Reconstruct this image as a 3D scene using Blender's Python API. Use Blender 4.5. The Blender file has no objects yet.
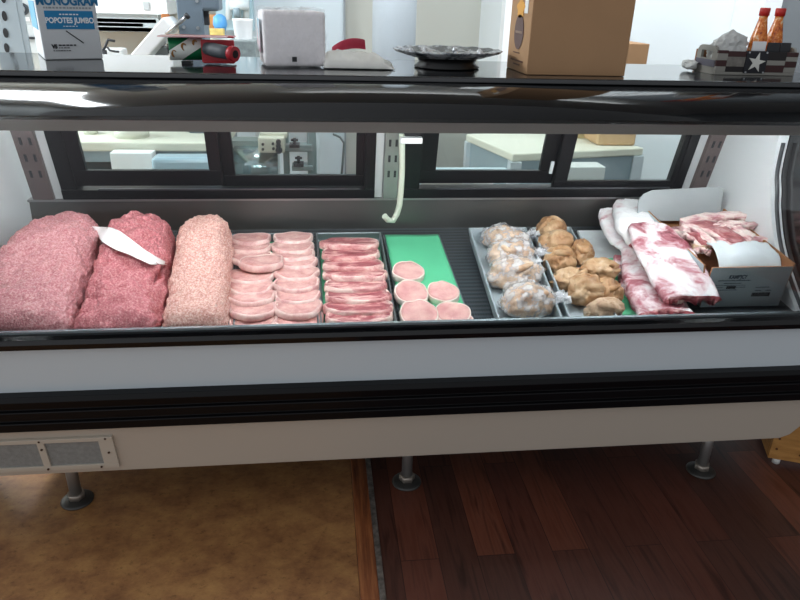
import bpy, bmesh, math, random
from mathutils import Vector, Matrix, noise
from mathutils.bvhtree import BVHTree
random.seed(7)
S = bpy.context.scene
COL = S.collection
R = math.radians

# ------------------------------------------------------------------ camera
FPX, YAW, PITCH, ROLL = 676.87, R(7.069), R(24.169), R(1.6676)
CAM = Vector((0, -1.515, 1.38))
_f = Vector((math.sin(YAW)*math.cos(PITCH), math.cos(YAW)*math.cos(PITCH), -math.sin(PITCH)))
_r0 = Vector((math.cos(YAW), -math.sin(YAW), 0)); _u0 = _r0.cross(_f)
_r = math.cos(ROLL)*_r0 + math.sin(ROLL)*_u0
_u = -math.sin(ROLL)*_r0 + math.cos(ROLL)*_u0
cd = bpy.data.cameras.new('camera'); cam = bpy.data.objects.new('camera', cd); COL.objects.link(cam)
m = Matrix.Identity(4)
for i, v in enumerate((_r, _u, -_f)):
    for k in range(3): m[k][i] = v[k]
m.translation = CAM
cam.matrix_world = m
cd.sensor_width = 36; cd.lens = FPX/800*36; cd.clip_start = .02
S.camera = cam

def ray(px, py): return _f*FPX + _r*(px-400) - _u*(py-300)
def onY(px, py, Y):
    d = ray(px, py); return CAM + d*((Y-CAM.y)/d.y)
def onZ(px, py, Z):
    d = ray(px, py); return CAM + d*((Z-CAM.z)/d.z)
DS = .118
def deckz(Y): return .545 + DS*(Y-.085)
def onD(px, py, h=0):
    d = ray(px, py)
    t = (.545+h+DS*(CAM.y-.085)-CAM.z)/(d.z-DS*d.y)
    return CAM + d*t

# ------------------------------------------------------------------ materials
def lin(c):
    if isinstance(c, str):
        c = c.lstrip('#'); c = [int(c[i:i+2], 16)/255 for i in (0, 2, 4)]
    return tuple((x/12.92 if x <= .04045 else ((x+.055)/1.055)**2.4) for x in c[:3]) + (1,)
MATS = {}
def newmat(name):
    m = bpy.data.materials.new(name); m.use_nodes = True
    nt = m.node_tree; nt.nodes.clear()
    o = nt.nodes.new('ShaderNodeOutputMaterial'); MATS[name] = m
    return m, nt, o
def N(nt, typ, **kw):
    n = nt.nodes.new(typ)
    for k, v in kw.items():
        if k.startswith('i_'):
            key = k[2:]; key = int(key) if key.isdigit() else key.replace('_', ' ')
            n.inputs[key].default_value = v
        else: setattr(n, k, v)
    return n
def L(nt, a, b): nt.links.new(a, b)
def principled(nt, o, rough=.5, metal=0, spec=.5, **kw):
    b = nt.nodes.new('ShaderNodeBsdfPrincipled')
    b.inputs['Roughness'].default_value = rough; b.inputs['Metallic'].default_value = metal
    b.inputs['Specular IOR Level'].default_value = spec
    for k, v in kw.items(): b.inputs[k.replace('_', ' ')].default_value = v
    L(nt, b.outputs[0], o.inputs[0]); return b
def M(name, color, rough=.5, metal=0, spec=.5, var=0, vscale=20, bump=0, bscale=60, **kw):
    if name in MATS: return MATS[name]
    m, nt, o = newmat(name)
    b = principled(nt, o, rough, metal, spec, **kw)
    c = lin(color); b.inputs['Base Color'].default_value = c
    if var or bump:
        tc = N(nt, 'ShaderNodeTexCoord')
    if var:
        n = N(nt, 'ShaderNodeTexNoise', i_Scale=vscale, i_Detail=5.0)
        L(nt, tc.outputs['Object'], n.inputs['Vector'])
        mr = N(nt, 'ShaderNodeMapRange', i_1=.3, i_2=.7, i_3=1-var, i_4=1+var)
        L(nt, n.outputs[0], mr.inputs[0])
        mx = N(nt, 'ShaderNodeVectorMath', operation='SCALE'); mx.inputs[0].default_value = c[:3]
        L(nt, mr.outputs[0], mx.inputs['Scale']); L(nt, mx.outputs[0], b.inputs['Base Color'])
    if bump:
        n2 = N(nt, 'ShaderNodeTexNoise', i_Scale=bscale, i_Detail=4.0)
        L(nt, tc.outputs['Object'], n2.inputs['Vector'])
        bp = N(nt, 'ShaderNodeBump', i_Strength=bump, i_Distance=.004)
        L(nt, n2.outputs[0], bp.inputs['Height']); L(nt, bp.outputs[0], b.inputs['Normal'])
    return m
def ramp(nt, stops, interp='LINEAR'):
    r = N(nt, 'ShaderNodeValToRGB'); cr = r.color_ramp; cr.interpolation = interp
    while len(cr.elements) < len(stops): cr.elements.new(.5)
    for e, (p, c) in zip(cr.elements, stops): e.position = p; e.color = lin(c)
    return r
def meat(name, stops, scale, rough=.45, bump=.5, bscale=None, stretch=(1, 1, 1), detail=8, dist=0, spec=.4, fine=None, sss=0):
    """noise driven colour ramp in object space, offset per object"""
    if name in MATS: return MATS[name]
    m, nt, o = newmat(name)
    b = principled(nt, o, rough, 0, spec)
    if sss:
        b.inputs['Subsurface Weight'].default_value = sss; b.inputs['Subsurface Radius'].default_value = (.01, .004, .003)
    tc = N(nt, 'ShaderNodeTexCoord'); oi = N(nt, 'ShaderNodeObjectInfo')
    sc = N(nt, 'ShaderNodeVectorMath', operation='SCALE', i_Scale=13.0)
    cx = N(nt, 'ShaderNodeCombineXYZ')
    for i in range(3): L(nt, oi.outputs['Random'], cx.inputs[i])
    L(nt, cx.outputs[0], sc.inputs[0])
    mp = N(nt, 'ShaderNodeVectorMath', operation='MULTIPLY_ADD'); mp.inputs[1].default_value = stretch
    L(nt, tc.outputs['Object'], mp.inputs[0]); L(nt, sc.outputs[0], mp.inputs[2])
    n = N(nt, 'ShaderNodeTexNoise', i_Scale=scale, i_Detail=float(detail), i_Distortion=float(dist), i_Roughness=.62)
    L(nt, mp.outputs[0], n.inputs['Vector'])
    r = ramp(nt, stops); L(nt, n.outputs[0], r.inputs[0])
    out = r.outputs[0]
    if fine:
        v = N(nt, 'ShaderNodeTexNoise', i_Scale=fine[0], i_Detail=3.0, i_Roughness=.7)
        L(nt, mp.outputs[0], v.inputs['Vector'])
        r2 = ramp(nt, fine[1]); L(nt, v.outputs[0], r2.inputs[0])
        mx = N(nt, 'ShaderNodeMix', data_type='RGBA', blend_type=fine[3] if len(fine) > 3 else 'MIX')
        mx.inputs[0].default_value = fine[2]
        L(nt, out, mx.inputs[6]); L(nt, r2.outputs[0], mx.inputs[7]); out = mx.outputs[2]
    L(nt, out, b.inputs['Base Color'])
    n2 = N(nt, 'ShaderNodeTexNoise', i_Scale=bscale or scale*2, i_Detail=4.0)
    L(nt, mp.outputs[0], n2.inputs['Vector'])
    bp = N(nt, 'ShaderNodeBump', i_Strength=bump, i_Distance=.004)
    L(nt, n2.outputs[0], bp.inputs['Height']); L(nt, bp.outputs[0], b.inputs['Normal'])
    return m
def glassmat(name, tint=(1, 1, 1), ior=1.45, rough=.02, gl=1.0):
    m, nt, o = newmat(name)
    t = N(nt, 'ShaderNodeBsdfTransparent', i_Color=(*tint, 1)); g = N(nt, 'ShaderNodeBsdfGlossy', i_Roughness=rough)
    g.inputs[0].default_value = (gl, gl, gl, 1)
    f = N(nt, 'ShaderNodeFresnel', i_IOR=ior); mx = N(nt, 'ShaderNodeMixShader')
    L(nt, f.outputs[0], mx.inputs[0]); L(nt, t.outputs[0], mx.inputs[1]); L(nt, g.outputs[0], mx.inputs[2]); L(nt, mx.outputs[0], o.inputs[0])
    return m
def filmmat(name, color, alpha, rough=.15, bump=.4, bscale=60):
    """thin crinkled plastic film"""
    m, nt, o = newmat(name)
    t = N(nt, 'ShaderNodeBsdfTransparent'); b = nt.nodes.new('ShaderNodeBsdfPrincipled')
    b.inputs['Base Color'].default_value = lin(color); b.inputs['Roughness'].default_value = rough
    tc = N(nt, 'ShaderNodeTexCoord'); n = N(nt, 'ShaderNodeTexNoise', i_Scale=float(bscale), i_Detail=4.0)
    L(nt, tc.outputs['Object'], n.inputs['Vector'])
    bp = N(nt, 'ShaderNodeBump', i_Strength=bump, i_Distance=.006); L(nt, n.outputs[0], bp.inputs['Height']); L(nt, bp.outputs[0], b.inputs['Normal'])
    mr = N(nt, 'ShaderNodeMapRange', i_1=.42, i_2=.62, i_3=alpha*.3, i_4=min(1, alpha*1.8)); L(nt, n.outputs[0], mr.inputs[0])
    mx = N(nt, 'ShaderNodeMixShader'); L(nt, mr.outputs[0], mx.inputs[0])
    L(nt, t.outputs[0], mx.inputs[1]); L(nt, b.outputs[0], mx.inputs[2]); L(nt, mx.outputs[0], o.inputs[0])
    return m

# ------------------------------------------------------------------ mesh builder
class MB:
    def __init__(s): s.bm = bmesh.new(); s.mi = 0
    def _faces(s, vs, fs, smooth=False):
        bv = [s.bm.verts.new(v) for v in vs]
        for f in fs:
            try:
                q = s.bm.faces.new([bv[i] for i in f]); q.material_index = s.mi; q.smooth = smooth
            except ValueError: pass
        return bv
    def box(s, c, d, rz=0, M=None):
        hx, hy, hz = d[0]/2, d[1]/2, d[2]/2
        vs = [Vector((x, y, z)) for x in (-hx, hx) for y in (-hy, hy) for z in (-hz, hz)]
        T = M or (Matrix.Translation(c) @ Matrix.Rotation(rz, 4, 'Z'))
        s._faces([T @ v for v in vs], [(0, 1, 3, 2), (4, 6, 7, 5), (0, 4, 5, 1), (2, 3, 7, 6), (0, 2, 6, 4), (1, 5, 7, 3)]); return s
    def hexa(s, b, t):
        """b, t: four bottom and four top corners"""
        vs = [Vector(v) for v in list(b)+list(t)]
        s._faces(vs, [(3, 2, 1, 0), (4, 5, 6, 7), (0, 1, 5, 4), (1, 2, 6, 5), (2, 3, 7, 6), (3, 0, 4, 7)]); return s
    def prism(s, pts, vec, smooth=False):
        """planar polygon (3d pts) extruded along vec"""
        n = len(pts); vec = Vector(vec); a = [Vector(p) for p in pts]; b = [p+vec for p in a]
        bv = [s.bm.verts.new(v) for v in a+b]
        for f in [list(range(n))[::-1], list(range(n, 2*n))]:
            q = s.bm.faces.new([bv[i] for i in f]); q.material_index = s.mi
        for i in range(n):
            j = (i+1) % n
            q = s.bm.faces.new([bv[i], bv[j], bv[n+j], bv[n+i]]); q.material_index = s.mi; q.smooth = smooth
        return s
    def tube(s, pts, r, n=12, cap=True):
        pts = [Vector(p) for p in pts]; rs = r if isinstance(r, (list, tuple)) else [r]*len(pts)
        rings = []; up = Vector((0, 0, 1)); pa = None
        for i, p in enumerate(pts):
            d = (pts[min(i+1, len(pts)-1)]-pts[max(i-1, 0)]).normalized()
            a = d.cross(up)
            if a.length < 1e-3: a = d.cross(Vector((0, 1, 0)))
            if pa is not None: a = pa - d*pa.dot(d)
            a.normalize(); b = d.cross(a).normalized(); pa = a
            rings.append([s.bm.verts.new(p+rs[i]*(math.cos(t)*a+math.sin(t)*b)) for t in [2*math.pi*k/n for k in range(n)]])
        for i in range(len(rings)-1):
            for k in range(n):
                q = s.bm.faces.new([rings[i][k], rings[i][(k+1) % n], rings[i+1][(k+1) % n], rings[i+1][k]]); q.smooth = True; q.material_index = s.mi
        if cap:
            for rr in (rings[0], rings[-1]):
                q = s.bm.faces.new(rr); q.material_index = s.mi
        return s
    def lathe(s, prof, c, n=32):
        """prof: list of (r, z)"""
        c = Vector(c); rings = []
        for r_, z in prof:
            rings.append([s.bm.verts.new(c+Vector((max(r_, 1e-4)*math.cos(2*math.pi*k/n), max(r_, 1e-4)*math.sin(2*math.pi*k/n), z))) for k in range(n)])
        for i in range(len(rings)-1):
            for k in range(n):
                q = s.bm.faces.new([rings[i][k], rings[i][(k+1) % n], rings[i+1][(k+1) % n], rings[i+1][k]]); q.smooth = True; q.material_index = s.mi
        for rr in (rings[0], rings[-1]):
            q = s.bm.faces.new(rr); q.material_index = s.mi
        return s
    def grid(s, fn, nu, nv, closed_u=False, smooth=True):
        g = [[s.bm.verts.new(fn(i/(nu if closed_u else nu-1), j/(nv-1))) for j in range(nv)] for i in range(nu)]
        for i in range(nu if closed_u else nu-1):
            for j in range(nv-1):
                q = s.bm.faces.new([g[i][j], g[(i+1) % nu][j], g[(i+1) % nu][j+1], g[i][j+1]]); q.smooth = smooth; q.material_index = s.mi
        return g
    def slab(s, fn, nu, nv, th, mats=(0, 1, 2), smooth=True):
        """sheet fn(u,v) with real thickness th (down its normal)"""
        P = [[Vector(fn(i/(nu-1), j/(nv-1))) for j in range(nv)] for i in range(nu)]
        def nrm(i, j):
            a = P[min(i+1, nu-1)][j]-P[max(i-1, 0)][j]; b = P[i][min(j+1, nv-1)]-P[i][max(j-1, 0)]
            n = a.cross(b); n.normalize(); return n
        if sum(nrm(i, j).z for i in range(0, nu) for j in range(0, nv)) < 0: P = P[::-1]
        T = [[s.bm.verts.new(P[i][j]) for j in range(nv)] for i in range(nu)]
        B = [[s.bm.verts.new(P[i][j]-nrm(i, j)*(th(i/(nu-1), j/(nv-1)) if callable(th) else th)) for j in range(nv)] for i in range(nu)]
        def F(vs, mi):
            q = s.bm.faces.new(vs); q.material_index = mi; q.smooth = smooth
        for i in range(nu-1):
            for j in range(nv-1):
                F([T[i][j], T[i+1][j], T[i+1][j+1], T[i][j+1]], mats[0]); F([B[i][j+1], B[i+1][j+1], B[i+1][j], B[i][j]], mats[2])
        for i in range(nu-1):
            F([T[i][0], B[i][0], B[i+1][0], T[i+1][0]], mats[1]); F([T[i+1][nv-1], B[i+1][nv-1], B[i][nv-1], T[i][nv-1]], mats[1])
        for j in range(nv-1):
            F([T[0][j+1], B[0][j+1], B[0][j], T[0][j]], mats[1]); F([T[nu-1][j], B[nu-1][j], B[nu-1][j+1], T[nu-1][j+1]], mats[1])
        return s
    def build(s, name, mat, parent=None, bevel=0, seg=2, normals=True, kind=None):
        if normals: bmesh.ops.recalc_face_normals(s.bm, faces=s.bm.faces)
        me = bpy.data.meshes.new(name); s.bm.to_mesh(me); s.bm.free()
        o = bpy.data.objects.new(name, me); COL.objects.link(o)
        for mm in (mat if isinstance(mat, (list, tuple)) else [mat]): me.materials.append(mm)
        if parent is not None:
            o.parent = parent
            off = parent.location if parent.parent is None else Vector((0, 0, 0))
            if not parent.get('_local'): o.matrix_parent_inverse = Matrix.Translation(-off)
        if bevel:
            b = o.modifiers.new('bevel', 'BEVEL'); b.width = bevel; b.segments = seg; b.limit_method = 'ANGLE'; b.angle_limit = R(40)
        if kind: o['kind'] = kind
        return o
def tag(o, label, cat, group=None):
    o['label'] = label; o['category'] = cat
    if group: o['group'] = group
    return o
def thing(name, label, cat, loc=(0, 0, 0), group=None):
    o = bpy.data.objects.new(name, None); COL.objects.link(o); o.location = loc; o.empty_display_size = .05
    return tag(o, label, cat, group)
def copy_tree(o):
    c = o.copy(); COL.objects.link(c)
    for ch in list(o.children):
        d = ch.copy(); COL.objects.link(d); d.parent = c
        for g in list(ch.children):
            e = g.copy(); COL.objects.link(e); e.parent = d
    return c
def text_mesh(name, txt, size, mat, T, parent, bold=0, sx=1.0, ext=.0006, center=False):
    cu = bpy.data.curves.new('t', 'FONT'); cu.body = txt; cu.size = size; cu.extrude = ext; cu.offset = bold
    if center: cu.align_x = 'CENTER'
    ob = bpy.data.objects.new('t', cu); COL.objects.link(ob)
    bpy.context.view_layer.update()
    me = bpy.data.meshes.new_from_object(ob.evaluated_get(bpy.context.evaluated_depsgraph_get()))
    bpy.data.objects.remove(ob); bpy.data.curves.remove(cu)
    me.transform(T @ Matrix.Diagonal((sx, 1, 1, 1)))
    o = bpy.data.objects.new(name, me); COL.objects.link(o); me.materials.clear(); me.materials.append(mat)
    o.parent = parent; o.matrix_parent_inverse = Matrix.Translation(-parent.location)
    return o
def face_matrix(origin, xdir, zup=Vector((0, 0, 1))):
    """text plane: x along xdir, y up"""
    x = Vector(xdir).normalized(); y = Vector(zup).normalized(); z = x.cross(y)
    mm = Matrix.Identity(4)
    for i, v in enumerate((x, y, z)):
        for k in range(3): mm[k][i] = v[k]
    mm.translation = Vector(origin); return mm
def nz(p, s, seed=0): return noise.noise(Vector(p)*s + Vector((seed*3.1, seed*1.7, seed*5.3)))
def fb(p, s, seed=0, o=4): return noise.fractal(Vector(p)*s + Vector((seed*3.1, seed*1.7, seed*5.3)), 1.0, 2.0, o)

white = M('white paint', '#e4e8ea', .45)
black_pl = M('black plastic', '#0c0c10', .35)
black_gl = M('black gloss', '#08090c', .09, spec=.5)
steel = M('steel', '#b9bcc0', .28, .9)
dsteel = M('dull steel', '#a9a8a6', .38, .75, var=.06, vscale=8)
ink = M('dark ink', '#2a2c30', .6)
chrome = M('chrome', '#c8c8ca', .18, 1)

# ------------------------------------------------------------------ setting
def floor_wood():
    m, nt, o = newmat('wood planks'); b = principled(nt, o, .38, 0, .35)
    tc = N(nt, 'ShaderNodeTexCoord'); mp = N(nt, 'ShaderNodeMapping'); mp.inputs['Rotation'].default_value = (0, 0, R(90)); mp.inputs['Location'].default_value = (.23, .02, 0)
    L(nt, tc.outputs['Object'], mp.inputs[0])
    br = N(nt, 'ShaderNodeTexBrick', offset=.37, offset_frequency=2, i_Scale=1.0, i_Mortar_Size=.0012, i_Brick_Width=.62, i_Row_Height=.105, i_Bias=0.0, i_Mortar_Smooth=.3)
    br.inputs['Color1'].default_value = (0, 0, 0, 1); br.inputs['Color2'].default_value = (1, 1, 1, 1); br.inputs['Mortar'].default_value = (0, 0, 0, 1)
    L(nt, mp.outputs[0], br.inputs['Vector'])
    gm = N(nt, 'ShaderNodeMapping'); gm.inputs['Scale'].default_value = (22, 1.6, 1); L(nt, tc.outputs['Object'], gm.inputs[0])
    off = N(nt, 'ShaderNodeVectorMath', operation='MULTIPLY_ADD'); off.inputs[1].default_value = (40, 40, 0)
    L(nt, br.outputs[0], off.inputs[0]); L(nt, gm.outputs[0], off.inputs[2])
    g = N(nt, 'ShaderNodeTexNoise', i_Scale=2.2, i_Detail=7.0, i_Distortion=.8); L(nt, off.outputs[0], g.inputs['Vector'])
    r1 = ramp(nt, [(0, '#452a22'), (.5, '#553026'), (1, '#693c2c')]); L(nt, br.outputs[0], r1.inputs[0])
    r2 = ramp(nt, [(.3, '#7c6a60'), (.5, '#ffffff'), (.75, '#c8a890')]); L(nt, g.outputs[0], r2.inputs[0])
    mx = N(nt, 'ShaderNodeMix', data_type='RGBA', blend_type='MULTIPLY'); mx.inputs[0].default_value = .75
    L(nt, r1.outputs[0], mx.inputs[6]); L(nt, r2.outputs[0], mx.inputs[7])
    m2 = N(nt, 'ShaderNodeMix', data_type='RGBA'); m2.inputs[7].default_value = lin('#2a1612')
    L(nt, br.outputs[1], m2.inputs[0]); L(nt, mx.outputs[2], m2.inputs[6]); L(nt, m2.outputs[2], b.inputs['Base Color'])
    return m
def floor_vinyl():
    m, nt, o = newmat('tan vinyl'); b = principled(nt, o, .45, 0, .35)
    tc = N(nt, 'ShaderNodeTexCoord')
    mp = N(nt, 'ShaderNodeMapping'); mp.inputs['Scale'].default_value = (1, 1.3, 1); L(nt, tc.outputs['Object'], mp.inputs[0])
    n = N(nt, 'ShaderNodeTexNoise', i_Scale=9.0, i_Detail=10.0, i_Roughness=.72); L(nt, mp.outputs[0], n.inputs['Vector'])
    r1 = ramp(nt, [(.3, '#69432a'), (.5, '#91663f'), (.72, '#b08550')]); L(nt, n.outputs[0], r1.inputs[0])
    n2 = N(nt, 'ShaderNodeTexNoise', i_Scale=45.0, i_Detail=6.0, i_Roughness=.75); L(nt, mp.outputs[0], n2.inputs['Vector'])
    r2 = ramp(nt, [(.3, '#5c4636'), (.45, '#ffffff')]); L(nt, n2.outputs[0], r2.inputs[0])
    mx = N(nt, 'ShaderNodeMix', data_type='RGBA', blend_type='MULTIPLY'); mx.inputs[0].default_value = .6
    L(nt, r1.outputs[0], mx.inputs[6]); L(nt, r2.outputs[0], mx.inputs[7]); L(nt, mx.outputs[2], b.inputs['Base Color'])
    return m
b = MB(); b.box((2.77, .65, -.02), (5.26, 6.3, .04)); b.build('floor', floor_wood(), kind='structure')
b = MB(); b.box((-2.11, .65, -.02), (4.37, 6.3, .04)); b.build('floor', floor_vinyl(), kind='structure')
def trimwood():
    return meat('reddish trim wood', [(.3, '#4a2516'), (.5, '#7a4526'), (.7, '#98603a')], 9, .45, .15, stretch=(8, .6, 1))
b = MB(); b.box((.1, .65, -.017), (.048, 6.3, .044)); b.build('trim_1', trimwood(), kind='structure', bevel=.002)
b = MB(); b.box((.132, .65, -.0165), (.016, 6.3, .045)); b.build('trim_2', M('worn metal strip', '#77706a', .45, .6, var=.5, vscale=60), kind='structure', bevel=.002)

wall_beige = M('beige wall', '#c2c3bb', .7)
wall_white = M('white wall', '#dfe6e8', .6)
wall_grey = M('grey wall', '#7d8286', .7)
def wbox(name, x0, x1, y0, y1, z0, z1, mat, bevel=0):
    b = MB(); b.box(((x0+x1)/2, (y0+y1)/2, (z0+z1)/2), (x1-x0, y1-y0, z1-z0)); return b.build(name, mat, kind='structure', bevel=bevel)
wbox('wall_back', -4.2, 1.2, 3.6, 3.7, 0, 2.6, wall_beige)
wbox('light_block_left', -4.3, -4.2, 0, 3.7, 0, 2.6, wall_white)
wbox('wall_right', 1.15, 2.56, 2.6, 3.6, 0, 2.6, wall_white)
wbox('wall_right', 2.56, 5.3, 2.35, 3.6, 0, 2.6, wall_grey)
wbox('wall_right', 5.3, 5.4, 0, 3.7, 0, 2.6, wall_grey)
wbox('light_block_left', -4.2, -1.05, .2, .3, 0, 1.18, wall_white)  # low wall added out of view to keep lamp light off the floor
wbox('ceiling', -4.3, 5.4, 0, 3.7, 2.6, 2.66, M('ceiling paint', '#c9cac8', .8))
wbox('trim_3', 1.06, 1.15, 2.57, 2.66, 0, 2.6, M('white trim', '#eef1f2', .4), .004)
wbox('trim_4', 2.45, 2.558, 2.31, 2.60, 0, 2.6, M('white trim', '#eef1f2', .4), .004)
d = wbox('door_1', -.62, .18, 3.55, 3.6, 0, 2.2, M('pale blue door', '#cfdbe2', .5), .004)
b = MB(); b.box((.185, 3.56, 1.1), (.012, .06, 2.2)); b.build('door_gap', M('grey gap', '#8d9498', .6), d)
# round-cornered pillar behind the case
b = MB(); b.lathe([(.115, 0), (.115, 2.6)], (.40, 2.3, 0), 40)
tag(b.build('pillar', M('textured white pillar', '#a9b2b9', .6, bump=.5, bscale=40)), 'round white textured pillar rising behind the case', 'pillar')

# ------------------------------------------------------------------ refrigerated display case
X0, X1 = -1.0, 1.43
case = thing('display_case', 'long white and black refrigerated butcher display case with curved glass front', 'display case', (.2, .4, 0))
def xp(name, prof, mat, x0=X0, x1=X1, bevel=0, smooth=False):
    b = MB(); b.prism([(x0, y, z) for y, z in prof], (x1-x0, 0, 0), smooth); return b.build(name, mat, case, bevel=bevel)
base_mat = M('off-white enamel', '#c3b8aa', .4)
# base panel with its lower right corner cut
b = MB()
prof = [(X0, .345), (X1, .345), (X1, .262), (X1-.012, .235), (X1-.035, .20), (X1-.065, .186), (X0, .183)]
b.prism([(x, .02+(.345-z)*.16, z) for x, z in prof], (0, .02, 0)); b.build('base_panel', base_mat, case, bevel=.003)
xp('underside', [(.06, .19), (.84, .19), (.84, .205), (.06, .205)], M('grey underside', '#5b5856', .6), X0+.03, X1-.08)
xp('rear_panel', [(.83, .19), (.845, .19), (.845, .735), (.83, .735)], dsteel)
b = MB()
b.mi = 0
zz = [.345, .376, .380, .409, .413, .45]
pr = [(.035, .345), (.008, .346), (.0, .352), (.0, .374), (.008, .378), (.008, .381), (.0, .385), (.0, .407), (.008, .411), (.008, .414), (.0, .418), (-.002, .438), (.006, .449), (.035, .45)]
b.prism([(X0, y, z) for y, z in pr], (X1-X0, 0, 0)); b.build('bumper', M('black rubber', '#08080b', .32, spec=.22), case, bevel=.0015)
xp('front_panel', [(.03, .45), (.045, .45), (.045, .578), (.03, .578)], M('white enamel', '#ccd5da', .35))
xp('front_rail', [(.014, .575), (.06, .575), (.06, .600), (.044, .603), (.018, .600), (.012, .59)], black_gl, bevel=.002)
xp('rail_highlight_strip', [(.046, .6032), (.058, .6032), (.058, .609), (.046, .609)], M('pale highlight', '#a9b4ba', .25, .6))  # pale strip put in for the highlight along the rail's top edge
# glass
gp = [(.050, .600), (.038, .66), (.026, .74), (.018, .83), (.018, .92), (.024, 1.0), (.034, 1.06), (.048, 1.125)]
def shell(name, prof, mat, th, x0, x1, nx=2):
    b = MB(); n = len(prof)
    def fn(u, v):
        k = v*(n-1); i = min(int(k), n-2); t = k-i
        p, q = prof[i], prof[i+1]
        return Vector((x0+(x1-x0)*u, p[0]+(q[0]-p[0])*t, p[1]+(q[1]-p[1])*t))
    b.slab(fn, nx, n, th, (0, 0, 0)); return b.build(name, mat, case)
def spline(prof, k=6):
    out = []
    P = [prof[0]]+list(prof)+[prof[-1]]
    for i in range(1, len(P)-2):
        for j in range(k):
            t = j/k; a, b_, c, d_ = (Vector((*P[i+q], 0)) for q in (-1, 0, 1, 2))
            v = .5*((2*b_)+(-a+c)*t+(2*a-5*b_+4*c-d_)*t*t+(-a+3*b_-3*c+d_)*t**3); out.append((v.x, v.y))
    out.append(prof[-1]); return out
g_clear = glassmat('clear curved glass', (.975, .985, .98), 1.2)
shell('curved_glass', spline(gp, 4), g_clear, -.005, X0+.01, X1-.01)
cp = [(.046, 1.118), (.052, 1.138), (.068, 1.158), (.092, 1.173), (.125, 1.184), (.16, 1.189), (.198, 1.190)]
shell('canopy', spline(cp, 6), black_gl, .010, X0, X1)
xp('top_shelf', [(.188, 1.190), (.66, 1.190), (.66, 1.203), (.192, 1.203), (.188, 1.199)], M('smoked gloss top', '#23262a', .10, spec=.9), bevel=.002)
# light fixture under the canopy
xp('light_housing', [(.16, 1.073), (.163, 1.073), (.168, 1.115), (.29, 1.115), (.29, 1.118), (.165, 1.118), (.16, 1.112)], M('brushed steel', '#8d8581', .38, .75), X0+.04, X1-.04)
m_, nt, o_ = newmat('lit tube'); e_ = N(nt, 'ShaderNodeEmission', i_Strength=54.0); e_.inputs[0].default_value = lin('#f3f9fd'); L(nt, e_.outputs[0], o_.inputs[0])
for a, c in ((X0+.08, .19), (.23, X1-.08)):
    b = MB(); b.tube([(a, .188, 1.096), (c, .188, 1.096)], .012, 14); b.build('fluorescent_tube', m_, case)
xp('canopy_rear_strip', [(.60, 1.10), (.66, 1.10), (.66, 1.19), (.60, 1.19)], black_pl)
# well
def grille():
    m, nt, o = newmat('perforated grille'); b = principled(nt, o, .4, .5, .4)
    tc = N(nt, 'ShaderNodeTexCoord')
    w = N(nt, 'ShaderNodeTexWave', wave_type='BANDS', bands_direction='X', i_Scale=42.0); L(nt, tc.outputs['Object'], w.inputs['Vector'])
    w2 = N(nt, 'ShaderNodeTexWave', wave_type='BANDS', bands_direction='Y', i_Scale=14.0); L(nt, tc.outputs['Object'], w2.inputs['Vector'])
    mul = N(nt, 'ShaderNodeMath', operation='MULTIPLY'); L(nt, w.outputs['Fac'], mul.inputs[0]); L(nt, w2.outputs['Fac'], mul.inputs[1])
    r = ramp(nt, [(.1, '#4d555b'), (.5, '#1a1d21')]); L(nt, mul.outputs[0], r.inputs[0]); L(nt, r.outputs[0], b.inputs['Base Color'])
    bp = N(nt, 'ShaderNodeBump', i_Strength=.5, i_Distance=.002, invert=True); L(nt, mul.outputs[0], bp.inputs['Height']); L(nt, bp.outputs[0], b.inputs['Normal'])
    return m
xp('deck_grille', [(.06, deckz(.06)-.012), (.775, deckz(.775)-.012), (.775, deckz(.775)), (.06, deckz(.06))], grille(), X0+.035, X1-.03)
xp('rear_well_wall', [(.772, .60), (.79, .60), (.79, .735), (.782, .735)], M('dark stainless', '#6a6a68', .3, .85, var=.1, vscale=5), X0+.035, X1-.03)
xp('sill_strip', [(.768, .730), (.80, .730), (.80, .737), (.768, .737)], M('bright sill', '#9c9c9c', .3, .8), X0+.035, X1-.03)
# ends: white rear part with a concave front edge, dark glass in front
ec = [(.43, 1.12), (.43, 1.03), (.424, .915), (.40, .855), (.38, .803), (.321, .709), (.23, .62), (.132, .543)]
def end(x0, x1, tx0, tx1):
    b = MB(); b.prism([(x0, y, z) for y, z in [(.82, .54), (.82, .74), (.70, 1.12)]+spline(ec, 4)], (x1-x0, 0, 0)); b.build('end_panel', M('end panel white', '#e6ecee', .35), case)
    b = MB(); b.prism([(tx0, y, z) for y, z in [(.82, .19), (.82, .74), (.68, 1.19), (.19, 1.19), (.09, 1.172), (.05, 1.13), (.022, .98), (.02, .82), (.045, .62), (.045, .40), (.14, .19)]], (tx1-tx0, 0, 0))
    b.build('end_glass', black_gl, case)
    xs = (x0+x1)/2
    b = MB(); b.tube([(xs, y-.004, z) for y, z in spline(ec, 4)[5:]], .006, 8); b.build('end_trim', M('dark edge trim', '#2c3135', .3), case)
end(X0+.005, X0+.04, X0-.012, X0+.003)
end(X1-.04, X1-.005, X1-.003, X1+.012)
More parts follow.
